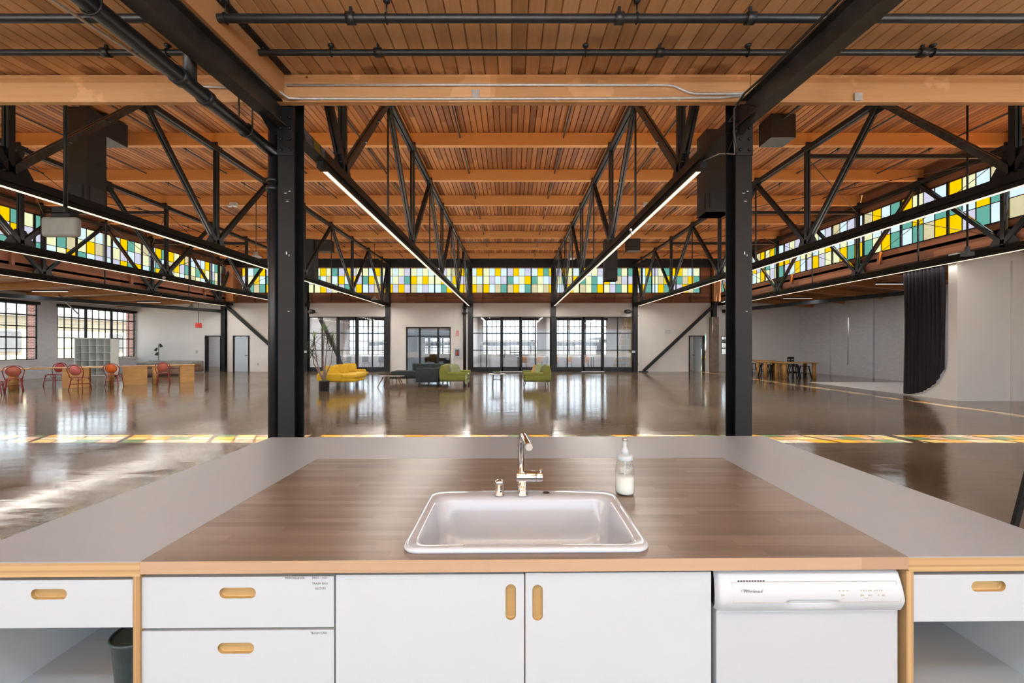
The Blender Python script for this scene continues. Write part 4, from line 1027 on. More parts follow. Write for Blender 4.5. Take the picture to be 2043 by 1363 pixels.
for px in (1670,1678,1686): m.box(fx(px),fx(px)+.0055,py_(.810)-.0012,py_(.810)+.001,.8078,.8112)
m.shear().build('wash_labels', GREYP, cp).location = off
m = MB()
for px in (1714,1719,1724,1729,1733,1741,1745,1751,1755): m.box(fx(px),fx(px)+.0035,py_(.810)-.0012,py_(.810)+.001,.8078,.8112)
m.shear().build('cycle_labels', GREYP, cp).location = off
for px, w in ((1674,.009),(1720,.012)):
    m = MB().box(fx(px),fx(px)+w,py_(.788)-.0012,py_(.788)+.001,.7868,.7884); m.shear().build('button_caption', GREYP, cp).location = off
# bin
t = thing('waste_bin', 'dark teal waste bin standing on the shelf of the open wing', 'bin', (-1.298, 1.478, .385))
bxp, byp = -1.298, 1.478
m = MB().lathe([(.064,.386),(.066,.388),(.082,.598),(.085,.600),(.085,.592)], (bxp,byp,0), 36).lathe([(.080,.598),(.062,.395),(.001,.394)], (bxp,byp,0), 36)
m.build('bucket', BINM, t, True)
MB().loop([(bxp+.084*math.cos(a*PI/18), byp+.084*math.sin(a*PI/18), .600) for a in range(36)], .004, 6).build('rim', BINM, t, True)
# bar stool at the picture edge
def stool(label, loc, rz=0, group=None, hgt=.74, back=False, cat='stool'):
    t = thing('metal_stool', label, cat, loc, rz, group); s = .15
    m = MB().rbox(-.16,.16,-.16,.16,hgt-.035,hgt,.03); m.build('seat', BLACKP if 0 else STEEL, t)
    for a, b in ((1,1),(-1,1),(-1,-1),(1,-1)):
        MB().bar((a*.12,b*.12,hgt-.03),(a*.20,b*.20,0),.045,.03).build('leg', STEEL, t)
    m = MB(); k = .165
    for (p, q) in (((-k,-k),(k,-k)),((k,-k),(k,k)),((k,k),(-k,k)),((-k,k),(-k,-k))): m.tube([(p[0],p[1],.27),(q[0],q[1],.27)], .009, 6)
    m.build('footrest', STEEL, t)
    if back:
        m = MB()
        for zz in (.0,.09,.18): m.box(-.17,.17,.145,.16,hgt+.07+zz,hgt+.13+zz)
        m.box(-.18,-.15,.14,.165,hgt-.02,hgt+.34).box(.15,.18,.14,.165,hgt-.02,hgt+.34).box(-.03,.03,.14,.162,hgt+.05,hgt+.33).box(-.18,.18,.14,.165,hgt+.31,hgt+.36)
        m.build('backrest', STEEL, t)
    return t
stool('black metal stool just past the counter end, cut off by the picture edge', (4.64,3.52,0))

# ------------------------------------------------------------------ furniture in the hall
def bistro(name='bistro_chair'):
    t = thing(name, '', 'chair')
    def leg(x, y, top): return MB().tube([(x*.86,y*.86,top),(x*.95,y*.95,.25),(x*1.12,y*1.12,0)], .015, 8)
    for x, y in ((.19,.19),(-.19,.19),(.19,-.19),(-.19,-.19)): leg(x, y, .45).build('leg', RATT_R, t)
    m = MB().lathe([(.001,.438),(.19,.44),(.225,.447),(.228,.458),(.215,.466),(.001,.462)], n=20); m.build('seat', RATT_R, t)
    m = MB().tube([(-.19,.17,.44),(-.235,.2,.62),(-.25,.235,.74),(-.2,.26,.85),(-.1,.275,.9),(0,.28,.91),(.1,.275,.9),(.2,.26,.85),(.25,.235,.74),(.235,.2,.62),(.19,.17,.44)], .014, 8)
    m.build('back_frame', RATT_R, t)
    m = MB(); n = 20; ring = []; c = len(m.v); m.v.append((0,.232,.71))
    for k in range(n): a = 2*PI*k/n; m.v.append((.165*math.cos(a),.232+.04*math.sin(a)*.9,.71+.165*math.sin(a)))
    for k in range(n): m.face((0,1+k,1+(k+1)%n),0,True)
    m.v += [(x,y+.012,z) for x,y,z in m.v[:n+1]]
    for k in range(n): m.face((n+1,n+2+(k+1)%n,n+2+k),0,True); m.face((1+k,1+(k+1)%n,n+2+(k+1)%n,n+2+k))
    bk = m.build('woven_back', RATT_C, t)
    MB().loop([(.175*math.cos(2*PI*k/20),.237+.04*math.sin(2*PI*k/20)*.9,.71+.175*math.sin(2*PI*k/20)) for k in range(20)], .012, 6).build('back_hoop', RATT_R, t)
    m = MB()
    for a, b in (((-.18,-.2),(.18,-.2)),((-.18,.2),(.18,.2)),((-.2,-.18),(-.2,.18)),((.2,-.18),(.2,.18))):
        m.tube([(a[0],a[1],.2),(b[0],b[1],.2)], .009, 6)
        mid = ((a[0]+b[0])/2,(a[1]+b[1])/2)
        m.tube([(a[0],a[1],.3),((a[0]*.35+mid[0]*.65),(a[1]*.35+mid[1]*.65),.42)], .007, 5); m.tube([(b[0],b[1],.3),((b[0]*.35+mid[0]*.65),(b[1]*.35+mid[1]*.65),.42)], .007, 5)
    m.build('stretcher', RATT_R, t)
    return t
c0 = bistro()
def recol(r, mat):
    for ch in r.children:
        if ch.name.startswith('woven_back'):
            ch.data = ch.data.copy(); ch.data.materials[0] = mat
spots = [((28,14.7),3.95,RATT_C,'red bistro chair with a coral back before the tables, next to the picture edge'),
         ((108,17.0),4.65,RATT_D,'red bistro chair with a crimson back, half hidden behind the timber table'),
         ((160,15.4),3.35,RATT_P,'red bistro chair with a pink oval back turned sideways before the white cube shelf'),
         ((228,16.6),3.5,RATT_O,'red bistro chair with a bright orange back beside the round timber leg'),
         ((326,17.6),3.75,RATT_C,'red bistro chair standing alone before the last timber table'),
         ((-14,13.6),2.3,RATT_C,'red bistro chair cut off by the picture edge under the long table')]
for i, ((px, Y), rz, mat, lab) in enumerate(spots):
    r = c0 if i == 0 else dup(c0, (0,0,0), 0, lab, 'red bistro chairs')
    r.location = (X(px,Y), Y, 0); r.rotation_euler = (0,0,rz+PI*0); r['label'] = lab; r['group'] = 'red bistro chairs'
    if i: recol(r, mat)
# long golden tables on a diagonal
def long_table(i, p0, p1, lab, posts, slabs):
    t = thing('timber_table', lab, 'table', (p0[0], p0[1], 0), 0, 'long timber tables')
    d = Vector((p1[0]-p0[0], p1[1]-p0[1], 0)).normalized(); nrm = Vector((-d.y, d.x, 0)); ang = math.atan2(d.y, d.x); L = math.hypot(p1[0]-p0[0], p1[1]-p0[1])
    m = MB().box(-.05, L+.02, -.04, .82, .735, .765); m.rot(ang); m.build('tabletop', TABLEW, t)
    for a, b in slabs:
        for v in (.0, .7):
            m = MB().box(a, b, v, v+.06, 0, .735); m.rot(ang); m.build('panel_leg', TABLEW, t)
    for a in posts:
        for v in (.04, .72):
            m = MB().lathe([(.085,0),(.085,.735)], (a, v, 0), 16); m.rot(ang); m.build('round_leg', TABLEW, t)
A0 = (-19.6,13.55); 
long_table(1, (-15.75,17.05), (-14.0,18.6), 'golden timber table at the far end of the diagonal run, beside the lone red chair', (1.0,), ((0.0,.75),(1.83,2.32)))
long_table(2, (-17.55,15.45), (-15.85,16.96), 'golden timber table in the middle of the run, with a round leg', (.16*0+2.05,), ((.72,1.45),))
long_table(3, (-19.6,13.65), (-17.65,15.36), 'golden timber table at the near end of the run, cut off by the picture edge', (2.2,), ((.9,1.7),))
# white cube shelf
t = thing('cube_shelf', 'tall white cube shelf on casters in front of the shop window', 'shelf', (-21.1, 21.3, 0))
m = MB(); x0, x1, y0, y1, z0, z1 = X(148,21.2), X(222,21.2), 21.2, 21.62, .09, 1.99
m.box(x0,x1,y1-.01,y1,z0,z1).box(x0,x0+.04,y0,y1,z0,z1).box(x1-.04,x1,y0,y1,z0,z1).box(x0,x1,y0,y1,z0,z0+.04).box(x0,x1,y0,y1,z1-.04,z1)
for i in range(1,5): u = x0+(x1-x0)*i/5; m.box(u-.01,u+.01,y0+.005,y1,z0,z1); v = z0+(z1-z0)*i/5; m.box(x0,x1,y0+.005,y1,v-.01,v+.01)
m.build('shelf_body', pm('shelf_white', (.62,.65,.62), .5, 0, .02), t, True)
for a in (x0+.1, x1-.1):
    for b in (y0+.07, y1-.07): MB().lathe([(.04,-.02),(.04,.02)], (a,b,.04), 12, axis='x').box(a-.025,a+.025,b-.02,b+.02,.07,.09).build('caster', BLACKP, t, True)
# sofas behind the tables
def lounge(label, x0, x1, y0, y1, matb, mats, n):
    t = thing('lounge_sofa', label, 'sofa', (x0, y0, 0))
    MB().rbox(x0,x1,y0,y1,.08,.38,.05).build('base', matb, t, True)
    MB().rbox(x0,x1,y1-.25,y1,.3,.72,.08).build('backrest', mats, t, True)
    for i in range(n): a = x0+(x1-x0)*i/n; MB().rbox(a+.01,a+(x1-x0)/n-.01,y0+.0,y1-.2,.36,.55,.07).build('seat_cushion', matb, t, True)
lounge('brown leather sofa draped in grey behind the far timber table', -20.6, -17.6, 22.3, 23.3, BROWNL, GREYC, 3)
lounge('long brown sofa close to the far corner below the floor lamp', -21.6, -18.4, 24.3, 25.2, BROWNL, GREYC, 3)
t = thing('floor_lamp', 'slender floor lamp with three green cone shades in the far corner', 'lamp', (X(315,25.4), 25.45, 0))
lx, ly = X(315,25.4), 25.45
MB().lathe([(.16,0),(.16,.02),(.02,.03)], (lx,ly,0), 20).tube([(lx,ly,.02),(lx,ly,1.72)], .014, 8).build('stand', STEEL, t, True)
for dx, z, a in ((-.14,1.42,-1),(-.10,1.15,-1),(.16,1.66,1)):
    m = MB().tube([(lx,ly,z-.08),(lx+dx*.6,ly,z)], .009, 6).tube([(lx+dx*.5,ly,z+.06),(lx+dx*.8,ly-.02,z),(lx+dx*1.2,ly-.03,z-.12)], [.03,.06,.085], 12); m.build('cone_shade', LEAF, t, True)
def pendant(label, x, y, z, top, kind, mat):
    t = thing('pendant_lamp', label, 'pendant', (x, y, top))
    MB().tube([(x,y,z+.1),(x,y,top)], .012, 6).lathe([(.05,0),(.05,-.04)], (x,y,top), 10).build('cord_rod', STEEL, t, True)
    if kind == 'cube': MB().box(x-.12,x+.12,y-.12,y+.12,z-.15,z+.12).build('lamp_shade', mat, t, True, bevel=.02)
    else: MB().lathe([(.05,.16),(.07,.14),(.09,.06),(.17,.0),(.17,-.03),(.001,-.03)], (x,y,z), 18).build('lamp_shade', mat, t, True)
pendant('bright red cube pendant hanging in the far shop-window aisle', X(396,24), 24, 2.78, 4.35, 'cube', REDP)
pendant('grey bell pendant hanging in front of the piped column bay', X(511,15), 15, 4.78, 6.9, 'bell', GREYP)
pendant('grey bell pendant hanging near the far coloured glass by the armchair truss', X(1141,20), 20, 5.75, 6.9, 'bell', GREYP)
pendant('small grey bell pendant beside the far end of the window aisle', X(384,25), 24.9, 3.9, 4.35, 'bell', GREYP)
pendant('small grey pendant low over the lobby post', X(747,22), 22, 4.05, 6.9, 'bell', GREYP)
t = thing('hanging_speaker', 'small black box on a long rod in front of the white studio wall', 'speaker', (X(1930,9), 9, 3.6))
xx = X(1930,9); MB().tube([(xx,9,3.7),(xx,9,7.05)], .018, 8).build('rod', STEEL, t, True); MB().box(xx-.08,xx+.08,8.93,9.07,3.52,3.6).box(xx-.03,xx+.03,8.97,9.03,3.6,3.72).build('box_body', BLACKP, t, True)
# projector
px_, py2 = X(119,6.36), 6.4
t = thing('ceiling_projector', 'pale rounded projector hanging on a black rod near the long tables', 'projector', (px_, py2, 3.5))
MB().rbox(px_-.28,px_+.26,py2-.06,py2+.05,3.25,3.55,.045).build('case', pm('projector_grey', (.30,.32,.32), .5), t, True)
MB().box(px_-.12,px_+.16,py2-.05,py2+.05,3.545,3.6).tube([(px_+.045,py2,3.62),(px_+.045,py2,6.76)], .024, 10).box(px_-.05,px_+.15,py2-.1,py2+.1,3.6,3.68).build('mount', STEEL, t, True)
# twin emergency lights
for px, lab in ((470,'white emergency light under the timber purlin beside the piped column'),(1290,'white twin emergency light under the timber purlin above the glowing strip')):
    x = X(px,15.4); y = 15.3
    t = thing('emergency_light', lab, 'light', (x, y, 6.7))
    MB().rbox(x-.14,x+.14,y-.05,y+.04,6.7,6.8,.02).build('case', LAM, t, True)
    for s in (-1,1): MB().rbox(x+s*.1-.07,x+s*.1+.07,y-.12,y-.02,6.62,6.7,.03).build('lamp_head', LAM, t, True)
for px, py, Y, lab in ((328,554,13.0,'round pale device clamped at a truss foot above the shop-window aisle'),(1258,459,7.9,'small white camera perched on the glowing strip of the armchair truss')):
    x, z = X(px,Y), Z(py,Y)
    t = thing('security_camera', lab, 'camera', (x,Y,z))
    k_ = .1/13*Y*.55; MB().lathe([(.0,-.7*k_),(.7*k_,-.6*k_),(.8*k_,0),(.5*k_,.5*k_),(.0,.6*k_)], (x,Y,z), 14, axis='y').tube([(x,Y,z),(x+.03,Y+.03,z-.1)], .01, 6).build('housing', GREYP, t, True)
# speakers
for px, lab, s in ((622,'small oval black speaker on the post beside the glazed room with the tree',1),(1252,'small oval black speaker on the post above the timber shelves',-1)):
    x = X(px,25.6); z = Z(622,25.6)
    t = thing('wall_speaker', lab, 'speaker', (x,25.6,z))
    MB().lathe([(.0,-.22),(.09,-.2),(.13,-.06),(.13,.06),(.09,.2),(.0,.22)], (x,25.55,z), 16, axis='x').build('cabinet_shell', BLACKP, t, True)
    MB().tube([(x-s*.2,25.55,z),(x-s*.34,25.7,z)], .03, 8).build('bracket', STEEL, t, True)
# wall devices
def plate(name, lab, cat, px, py, w, h, mat, Y=None, d=.03):
    Y = Y or YB; x, z = X(px,Y), Z(py,Y)
    return tag(MB().box(x-w/2,x+w/2,Y-d,Y-.001,z-h/2,z+h/2).build(name, mat, bevel=.004), lab, cat)
t = thing('extinguisher_sign', 'red upright extinguisher sign on the wall beside the lobby block', 'sign', (X(913,YB),YB,Z(665,YB)))
plate('sign_plate','','',913,665.5,.12,.34,REDP).parent = t
o = t.children[0]; del o['label']; del o['category']; o.location = -Vector(t.location)
o = MB().box(X(913,YB)-.012,X(913,YB)+.012,YB-.034,YB-.031,Z(672,YB),Z(661,YB)).build('white_mark', LAM, t, True)
t = thing('extinguisher_box', 'white framed extinguisher box with a dark shape inside, under the red sign', 'box', (X(913,YB),YB,Z(704,YB)))
xx, zz = X(913,YB), Z(704,YB)
MB().box(xx-.2,xx+.2,YB-.13,YB-.005,zz-.27,zz+.27).build('case', LAM, t, True)
MB().box(xx-.13,xx+.13,YB-.134,YB-.131,zz-.2,zz+.2).build('window', DARKIN, t, True)
MB().lathe([(.05,-.16),(.055,-.14),(.055,.04),(.02,.08),(.02,.12)], (xx,YB-.14,zz), 12).build('extinguisher', REDP, t, True)
plate('wall_fitting','pale twin switch plate high on the beige wall over the long knee brace','fitting',1332.5,661.5,.34,.2,GALV)  # plain pale plate standing for a pair of small white boxes
plate('wall_outlet','small white outlet low on the wall beyond the closed white door','outlet',515,727,.1,.14,GREYP)
plate('wall_outlet','small outlet low on the beige wall near the foot of the long brace','outlet',1273,727,.1,.14,GREYP)
plate('wall_sensor','small dark sensor high on the beige wall near the oval speaker','sensor',1271,630,.22,.12,GREYP)
plate('wall_sensor','small box on the far wall between floor lamp and open doorway','sensor',393,702,.14,.2,GREYP)
plate('key_panel','small white keypad on the post beside the timber shelves','keypad',1264,702,.2,.14,LAM,25.7)
plate('key_panel','small white keypad on the post behind the piped column','keypad',609,702,.2,.14,LAM,25.7)
x = X(927,25.6)
t = thing('stand_pipe', 'thick black standpipe with a collar beside the lobby block', 'pipe', (x,25.6,0))
MB().tube([(x,25.6,0),(x,25.6,4.3)], .09, 14).build('pipe_run', STEEL, t, True)
MB().tube([(x,25.6,3.55),(x,25.6,3.62)], .17, 14).tube([(x,25.6,3.85),(x,25.6,4.0)], .13, 14).build('collar', STEEL, t, True)
x = X(1413,25.4)

# yellow sectional
def legs(t, pts, z1, mat, r=.014, splay=0):
    for (x, y) in pts: MB().tube([(x,y,z1),(x,y,0)], r, 8).build('leg', mat, t, True)
t = thing('sectional_sofa', 'mustard yellow velvet sectional sofa on thin legs beside the potted tree', 'sofa', (-6.0, 16.2, 0))
MB().rbox(-7.08,-6.2,15.35,17.8,.27,.46,.05).rbox(-6.25,-5.72,15.35,16.45,.27,.46,.05).build('base', YEL, t, True)
m = MB(); m.rbox(-6.2,-5.68,15.33,16.5,.38,.55,.07); m.build('chaise_cushion', YEL, t, True)
MB().rbox(-6.85,-5.95,15.6,17.55,.4,.53,.06).build('seat_cushion', YEL, t, True)
MB().rbox(-7.1,-6.2,15.3,15.48,.3,.58,.05).build('arm', YEL, t, True); MB().rbox(-7.0,-6.15,17.6,17.85,.3,.62,.08).build('arm', YEL, t, True)
MB().rbox(-7.1,-6.92,15.4,17.8,.3,.66,.05).build('backrest', YEL, t, True)
legs(t, [(-7.05,15.4),(-5.78,15.42),(-5.78,16.4),(-7.0,17.7),(-6.3,17.7),(-6.1,15.42)], .27, STEEL, .011)
for i, (y, tl_) in enumerate(((15.75,.1),(16.45,.15),(17.15,.2))):
    m = MB().rbox(-.08,.08,-.27,.27,-.2,.2,.07); ca, sa = math.cos(.38), math.sin(.38)
    m.v = [(x*ca+z*-sa, y_, x*sa+z*ca) for x, y_, z in m.v]
    m.rot(-.85); m.v = [(x-6.72+i*.06, y_+y, z+.66+.015*i) for x, y_, z in m.v]
    tag(m.build('back_cushion', YEL), ('large yellow cushion nearest the potted tree','middle yellow cushion leaning on the sectional','far yellow cushion at the end of the sectional')[i], 'cushion', 'yellow back cushions')
# potted tree
bx_, by_ = X(647,14.9), 14.9
t = thing('potted_tree', 'tall spiky-leaved potted tree in a black pot before the yellow sofa', 'plant', (bx_, by_, 0))
MB().lathe([(.14,0),(.16,.01),(.17,.33),(.175,.335),(.175,.36),(.16,.36),(.15,.31),(.001,.31)], (bx_,by_,0), 24).build('pot', BLACKP, t, True)
MB().lathe([(.152,.312),(.001,.325)], (bx_,by_,0), 20).build('soil', pm('soil', (.04,.03,.02), .9, 0, .4, 40), t, True)
heads = [((648,661),(648,640)),((627,689),(622,672)),((665,684),(670,668)),((625,706),(621,702)),((646,673),(650,664))]
st = MB(); lf = MB(); lt = MB(); rnd = random.Random(3)
tips = [(X(648,15),14.95,Z(664,15)),(X(627,15),15.0,Z(680,15)),(X(664,15.1),15.1,Z(683,15)),(X(624,14.9),14.85,Z(702,15)),(X(652,15),15.05,Z(676,15))]
mids = [(X(646,15),14.95,1.2),(X(634,15),14.95,1.0),(X(661,15),15.0,1.0),(X(629,15),14.9,.95),(X(649,15),15,.9)]
base = Vector((bx_,by_,.3))
for tp, md in zip(tips, mids): st.tube([base+Vector((rnd.uniform(-.04,.04),rnd.uniform(-.03,.03),0)), base.lerp(Vector(md),.45)+Vector((rnd.uniform(-.04,.04),0,.05)), md, tp], [.035,.028,.02,.014], 8)
st.tube([(X(634,15),14.95,1.0),(X(626,15),14.95,1.25),(X(621,15),14.95,1.5)], [.016,.012,.008], 6)
st.build('branches', BARK, t, True)
def blade(mb, o, d, L, w):
    o = Vector(o); d = Vector(d).normalized(); side = d.cross(Vector((0,0,1)))
    side = side.normalized() if side.length > .01 else Vector((1,0,0)); up = side.cross(d); pts = []
    for i in range(5):
        u = i/4; p = o + d*L*u + Vector((0,0,-1))*L*.42*u*u*(1-abs(d.z)*.7); ww = w*(1-u)**.7*(.6+.4*min(1,u*4)); n = len(mb.v)
        mb.v += [tuple(p-side*ww), tuple(p-up*ww*.3), tuple(p+side*ww)]
    n = len(mb.v)-15
    for i in range(4):
        a = n+i*3; mb.face((a,a+1,a+4,a+3)); mb.face((a+1,a+2,a+5,a+4))
for i, tp in enumerate(tips):
    for k in range(38):
        a = rnd.uniform(0,2*PI); e = rnd.uniform(-.75,1.1); blade(lf, Vector(tp)+Vector((0,0,rnd.uniform(-.14,.06))), (math.cos(a)*math.cos(e),math.sin(a)*math.cos(e),math.sin(e)), rnd.uniform(.3,.58), .014)
    if i < 3:
        for k in range(12):
            a = rnd.uniform(0,2*PI); e = rnd.uniform(1.05,1.5); blade(lt, Vector(tp)+Vector((0,0,.05)), (math.cos(a)*math.cos(e),math.sin(a)*math.cos(e),math.sin(e)), rnd.uniform(.3,.45), .014)
lf.build('leaves', LEAF, t, True, fix=False); lt.build('young_leaves', LEAFT, t, True, fix=False)
# coffee table
t = thing('coffee_table', 'low oval coffee table with splayed timber legs between the yellow and dark sofas', 'table', (-4.7, 16.3, 0))
m = MB(); pts = []
for k in range(28): a = 2*PI*k/28; pts.append((-4.69+.5*math.copysign(abs(math.cos(a))**.8,math.cos(a)), 16.45+.34*math.sin(a)))
m.prism(pts, 'z', .41, .428); m.build('tabletop', pm('smoked_top', (.2,.16,.13), .25), t, True)
for dx, dy in ((-.36,-.18),(.36,-.18),(-.3,.18),(.3,.18)): MB().tube([(-4.69+dx*.75,16.45+dy,.41),(-4.69+dx*1.3,16.45+dy*1.5,0)], [.026,.016], 8).build('leg', WALN, t, True)
# dark green sectional
t = thing('sectional_sofa', 'dark green velvet sectional sofa with its back turned, beside the olive loveseat', 'sofa', (-3.3, 17.5, 0))
MB().rbox(-3.76,-2.86,16.5,16.72,.16,.72,.03).build('backrest', DGRN, t, True)
MB().rbox(-3.74,-2.9,16.6,19.3,.16,.42,.04).rbox(-5.35,-3.6,18.4,19.3,.16,.42,.04).build('base', DGRN, t, True)
MB().rbox(-3.0,-2.82,16.7,19.4,.3,.74,.04).build('backrest', DGRN, t, True); MB().rbox(-4.55,-2.85,19.25,19.5,.3,.78,.05).build('backrest', DGRN, t, True)
for a,b,c,d in ((-3.7,-3.02,16.75,17.6),(-3.7,-3.02,17.6,18.4),(-5.3,-4.4,18.42,19.25),(-4.4,-3.1,18.42,19.25)): MB().rbox(a+.01,b-.01,c+.01,d-.01,.38,.48,.04).build('seat_cushion', DGRN, t, True)
legs(t, [(-3.68,16.58),(-2.95,16.58),(-3.3,16.58),(-5.25,18.5),(-5.25,19.2),(-2.95,19.2)], .17, STEEL)
# olive loveseats
def loveseat(label, xb, xf, y0, y1, pillow_labels):
    s = 1 if xf > xb else -1
    t = thing('loveseat', label, 'sofa', (min(xb,xf), y0, 0))
    def bx(a, b, *r, **k): return MB().rbox(min(a,b), max(a,b), *r, **k)
    m = MB(); lo = [(xb+s*.02,.2),(xf-s*.02,.22),(xf,.33),(xb,.33)]; m.prism(lo, 'y', y0+.03, y1-.03); m.build('base', OLVD, t, True, bevel=.015)
    m = MB(); pr = [(xb,.26),(xb+s*.42,.3),(xb+s*.3,.62),(xb+s*.16,.84),(xb+s*.04,.84),(xb-s*.02,.6)]; m.prism(pr, 'y', y0, y1); m.build('backrest', OLV, t, True, bevel=.04)
    bx(xb+s*.3, xf-s*.01, y0+.16, y1-.16, .33, .46, .05).build('seat_cushion', OLV, t, True)
    for a in (y0, y1-.16): bx(xb+s*.2, xf, a, a+.16, .44, .58, .05).build('arm', OLV, t, True)
    for a in (y0+.01, y1-.15): bx(xb+s*.2, xf-s*.06, a, a+.14, .25, .48, .03).build('arm_side', OLV, t, True)
    for yy in (y0+.1, y1-.1):
        for xx, dx in ((xf-s*.1, s*.06),(xb+s*.12, -s*.02)): MB().tube([(xx,yy,.24),(xx+dx,yy,0)], [.024,.013], 8).build('leg', WALN, t, True)
    for i, (lab, mat, yy) in enumerate(pillow_labels):
        m = MB().rbox(-.07,.07,-.22,.22,-.2,.22,.065); ca, sa = math.cos(.35), math.sin(.35)*s
        m.v = [(x*ca-z*sa, y_, x*abs(sa)*s+z*ca) for x, y_, z in m.v]; m.rot(s*-.3)
        m.v = [(x+xb+s*(.47+.09*i), y_+yy, z+.68-.06*i) for x, y_, z in m.v]
        tag(m.build('throw_pillow', mat), lab, 'pillow')
loveseat('olive loveseat joined against the dark green sofa, facing the round table', -2.8, -1.72, 16.3, 17.75, (('sage patterned pillow on the olive loveseat by the dark sofa',PILL,16.75),('second sage pillow deeper on the olive loveseat by the dark sofa',PILL,17.2)))
loveseat('olive loveseat standing alone beside the round table, facing the dark sofa', 1.50, .44, 16.1, 17.5, (('sage pillow leaning in the lone olive loveseat',PILL,16.6),('amber pillow lying low in the lone olive loveseat',PILLO,16.95)))
tag(MB().box(-1.80,-1.73,16.25,17.3,.12,.5).build('throw_blanket', PILL, bevel=.02), 'pale green throw hanging over the front of the olive loveseat', 'blanket')
# round side table
t = thing('side_table', 'round white side table with a crossed black base between the olive loveseats', 'table', (-.58, 16.7, 0))
MB().lathe([(.01,.475),(.33,.475),(.335,.485),(.33,.5),(.01,.5)], (-.58,16.7,0), 28).build('tabletop', STONE, t, True)
for k in range(4):
    a = PI/4+k*PI/2; MB().tube([(-.58+.22*math.cos(a),16.7+.22*math.sin(a),.475),(-.58+.24*math.cos(a),16.7+.24*math.sin(a),0)], .014, 8).build('leg', STEEL, t, True)
MB().tube([(-.75,16.54,.25),(-.41,16.86,.25)], .01, 6).tube([(-.75,16.86,.25),(-.41,16.54,.25)], .01, 6).build('cross_brace', STEEL, t, True)
t = thing('dish_plant', 'shallow dish of green succulents on the round side table', 'plant', (-.58, 16.7, .5))
MB().lathe([(.1,.50),(.2,.53),(.21,.55),(.19,.55),(.01,.525)], (-.58,16.7,0), 20).build('dish', DARKIN, t, True)
m = MB()
for k in range(16): a = k*.9; blade(m, (-.58+.05*math.cos(a),16.7+.05*math.sin(a),.54), (math.cos(a),math.sin(a),.55), .22, .03)
m.build('leaves', LEAFT, t, True, fix=False)

# ------------------------------------------------------------------ brick aisle: tables and stools
def round_leg_table(label, x0, x1, y0, y1, loc):
    t = thing('dining_table', label, 'table', (x0, y0, 0), 0, 'round-legged timber tables')
    MB().box(x0,x1,y0,y1,.745,.785).build('tabletop', TABLEW, t, True, bevel=.008)
    for x in (x0+.14, x1-.14):
        for y in (y0+.14, y1-.14): MB().lathe([(.09,0),(.09,.745)], (x,y,0), 18).build('leg', TABLEW, t, True)
round_leg_table('round-legged timber table nearest the white studio floor', 13.15, 14.85, 20.35, 21.25, 0)
round_leg_table('round-legged timber table between the other two by the brick wall', 12.9, 14.0, 21.5, 22.4, 0)
round_leg_table('round-legged timber table farthest back, reaching behind the scuffed column', 12.5, 14.6, 23.3, 24.2, 0)
s0 = stool('', (13.55,20.6,0), .2, 'black stools at the timber tables', .62)
lst = [(13.75,20.6,.2,'black metal stool under the nearest timber table, by its first leg'),(14.1,21.0,.5,'black metal stool tucked in the middle of the nearest timber table'),(14.33,20.6,.1,'black metal stool beside the far leg of the nearest timber table'),
       (13.2,22.0,.3,'black metal stool under the middle timber table'),(13.56,21.98,.1,'second black metal stool under the middle timber table'),(12.95,23.6,.2,'black metal stool under the farthest timber table, next to the column'),
       (13.5,23.7,.4,'black metal stool midway under the farthest timber table'),(14.0,23.5,.0,'black metal stool at the end of the farthest timber table')]
for i, (x, y, rz, lab) in enumerate(lst):
    r = s0 if i == 0 else dup(s0, (x,y,0), rz, lab, 'black stools at the timber tables')
    r.location = (x,y,0); r['label'] = lab
stool('tall-backed black metal chair behind the nearest timber table', (14.42,21.6,0), PI*0+.1, None, .66, True, 'chair')

# studio cyclorama and black curtain
YC0 = 12.2; x0 = 12.91
pr = [(YC0,0),(13.75,0),(13.75,.012)]
for k in range(1, 11):
    a = PI/2*k/10; pr.append((13.75-1.3*math.sin(a)*1.0, .012+1.3*(1-math.cos(a))))
pr += [(12.45,4.34),(YC0,4.34)]
m = MB().prism(pr, 'x', x0, 14.95); pr2 = pr[:-2]+[(12.45,4.08),(YC0,4.08)]; m.prism(pr2, 'x', 14.95, XR-.02); m.prism([(13.7,0),(18.4,0),(18.4,.012),(13.7,.012)], 'x', x0+.1, XR-.02)
tag(m.build('studio_cyclorama', CYC), 'white curved studio cyclorama with its floor and blank rear wall', 'studio wall', None, 'thing')
struct('trim_98', MB().box(14.45, XR, YC0-.06, YC0-.005, 0, 4.05), WALL)
m = MB(); ny, nzc = 90, 26
for j in range(nzc+1):
    v = j/nzc
    for i in range(ny+1):
        u = i/ny; y = 12.5+1.28*u
        d = max(0, min(1, (13.75-y)/1.3)); zb_ = .012+1.3*(1-math.sqrt(max(0, 1-d*d)))+.02
        z = zb_+(4.05-zb_)*v
        m.v.append((x0-.06+.035*math.sin(u*62+math.sin(v*3)*1.2)*(.6+.4*v)+.01*math.sin(u*130), y+.01*math.sin(v*7+u*20), z))
for j in range(nzc):
    for i in range(ny): a = j*(ny+1)+i; m.face((a,a+1,a+ny+2,a+ny+1),0,True)
t = thing('studio_curtain', 'tall black curtain hanging along the edge of the white cyclorama', 'curtain', (x0-.05, 13.1, 4.1))
m.build('curtain_cloth', CURT, t, True, fix=False); MB().tube([(x0-.05,12.4,4.1),(x0-.05,13.95,4.1)], .025, 8).build('curtain_rail', STEEL, t, True)
m = MB()
for y in (12.42,13.15,13.9): m.tube([(x0-.05,y,4.1),(x0-.05,y,4.55)], .008, 6)
m.build('rail_hangers', STEEL, t, True)
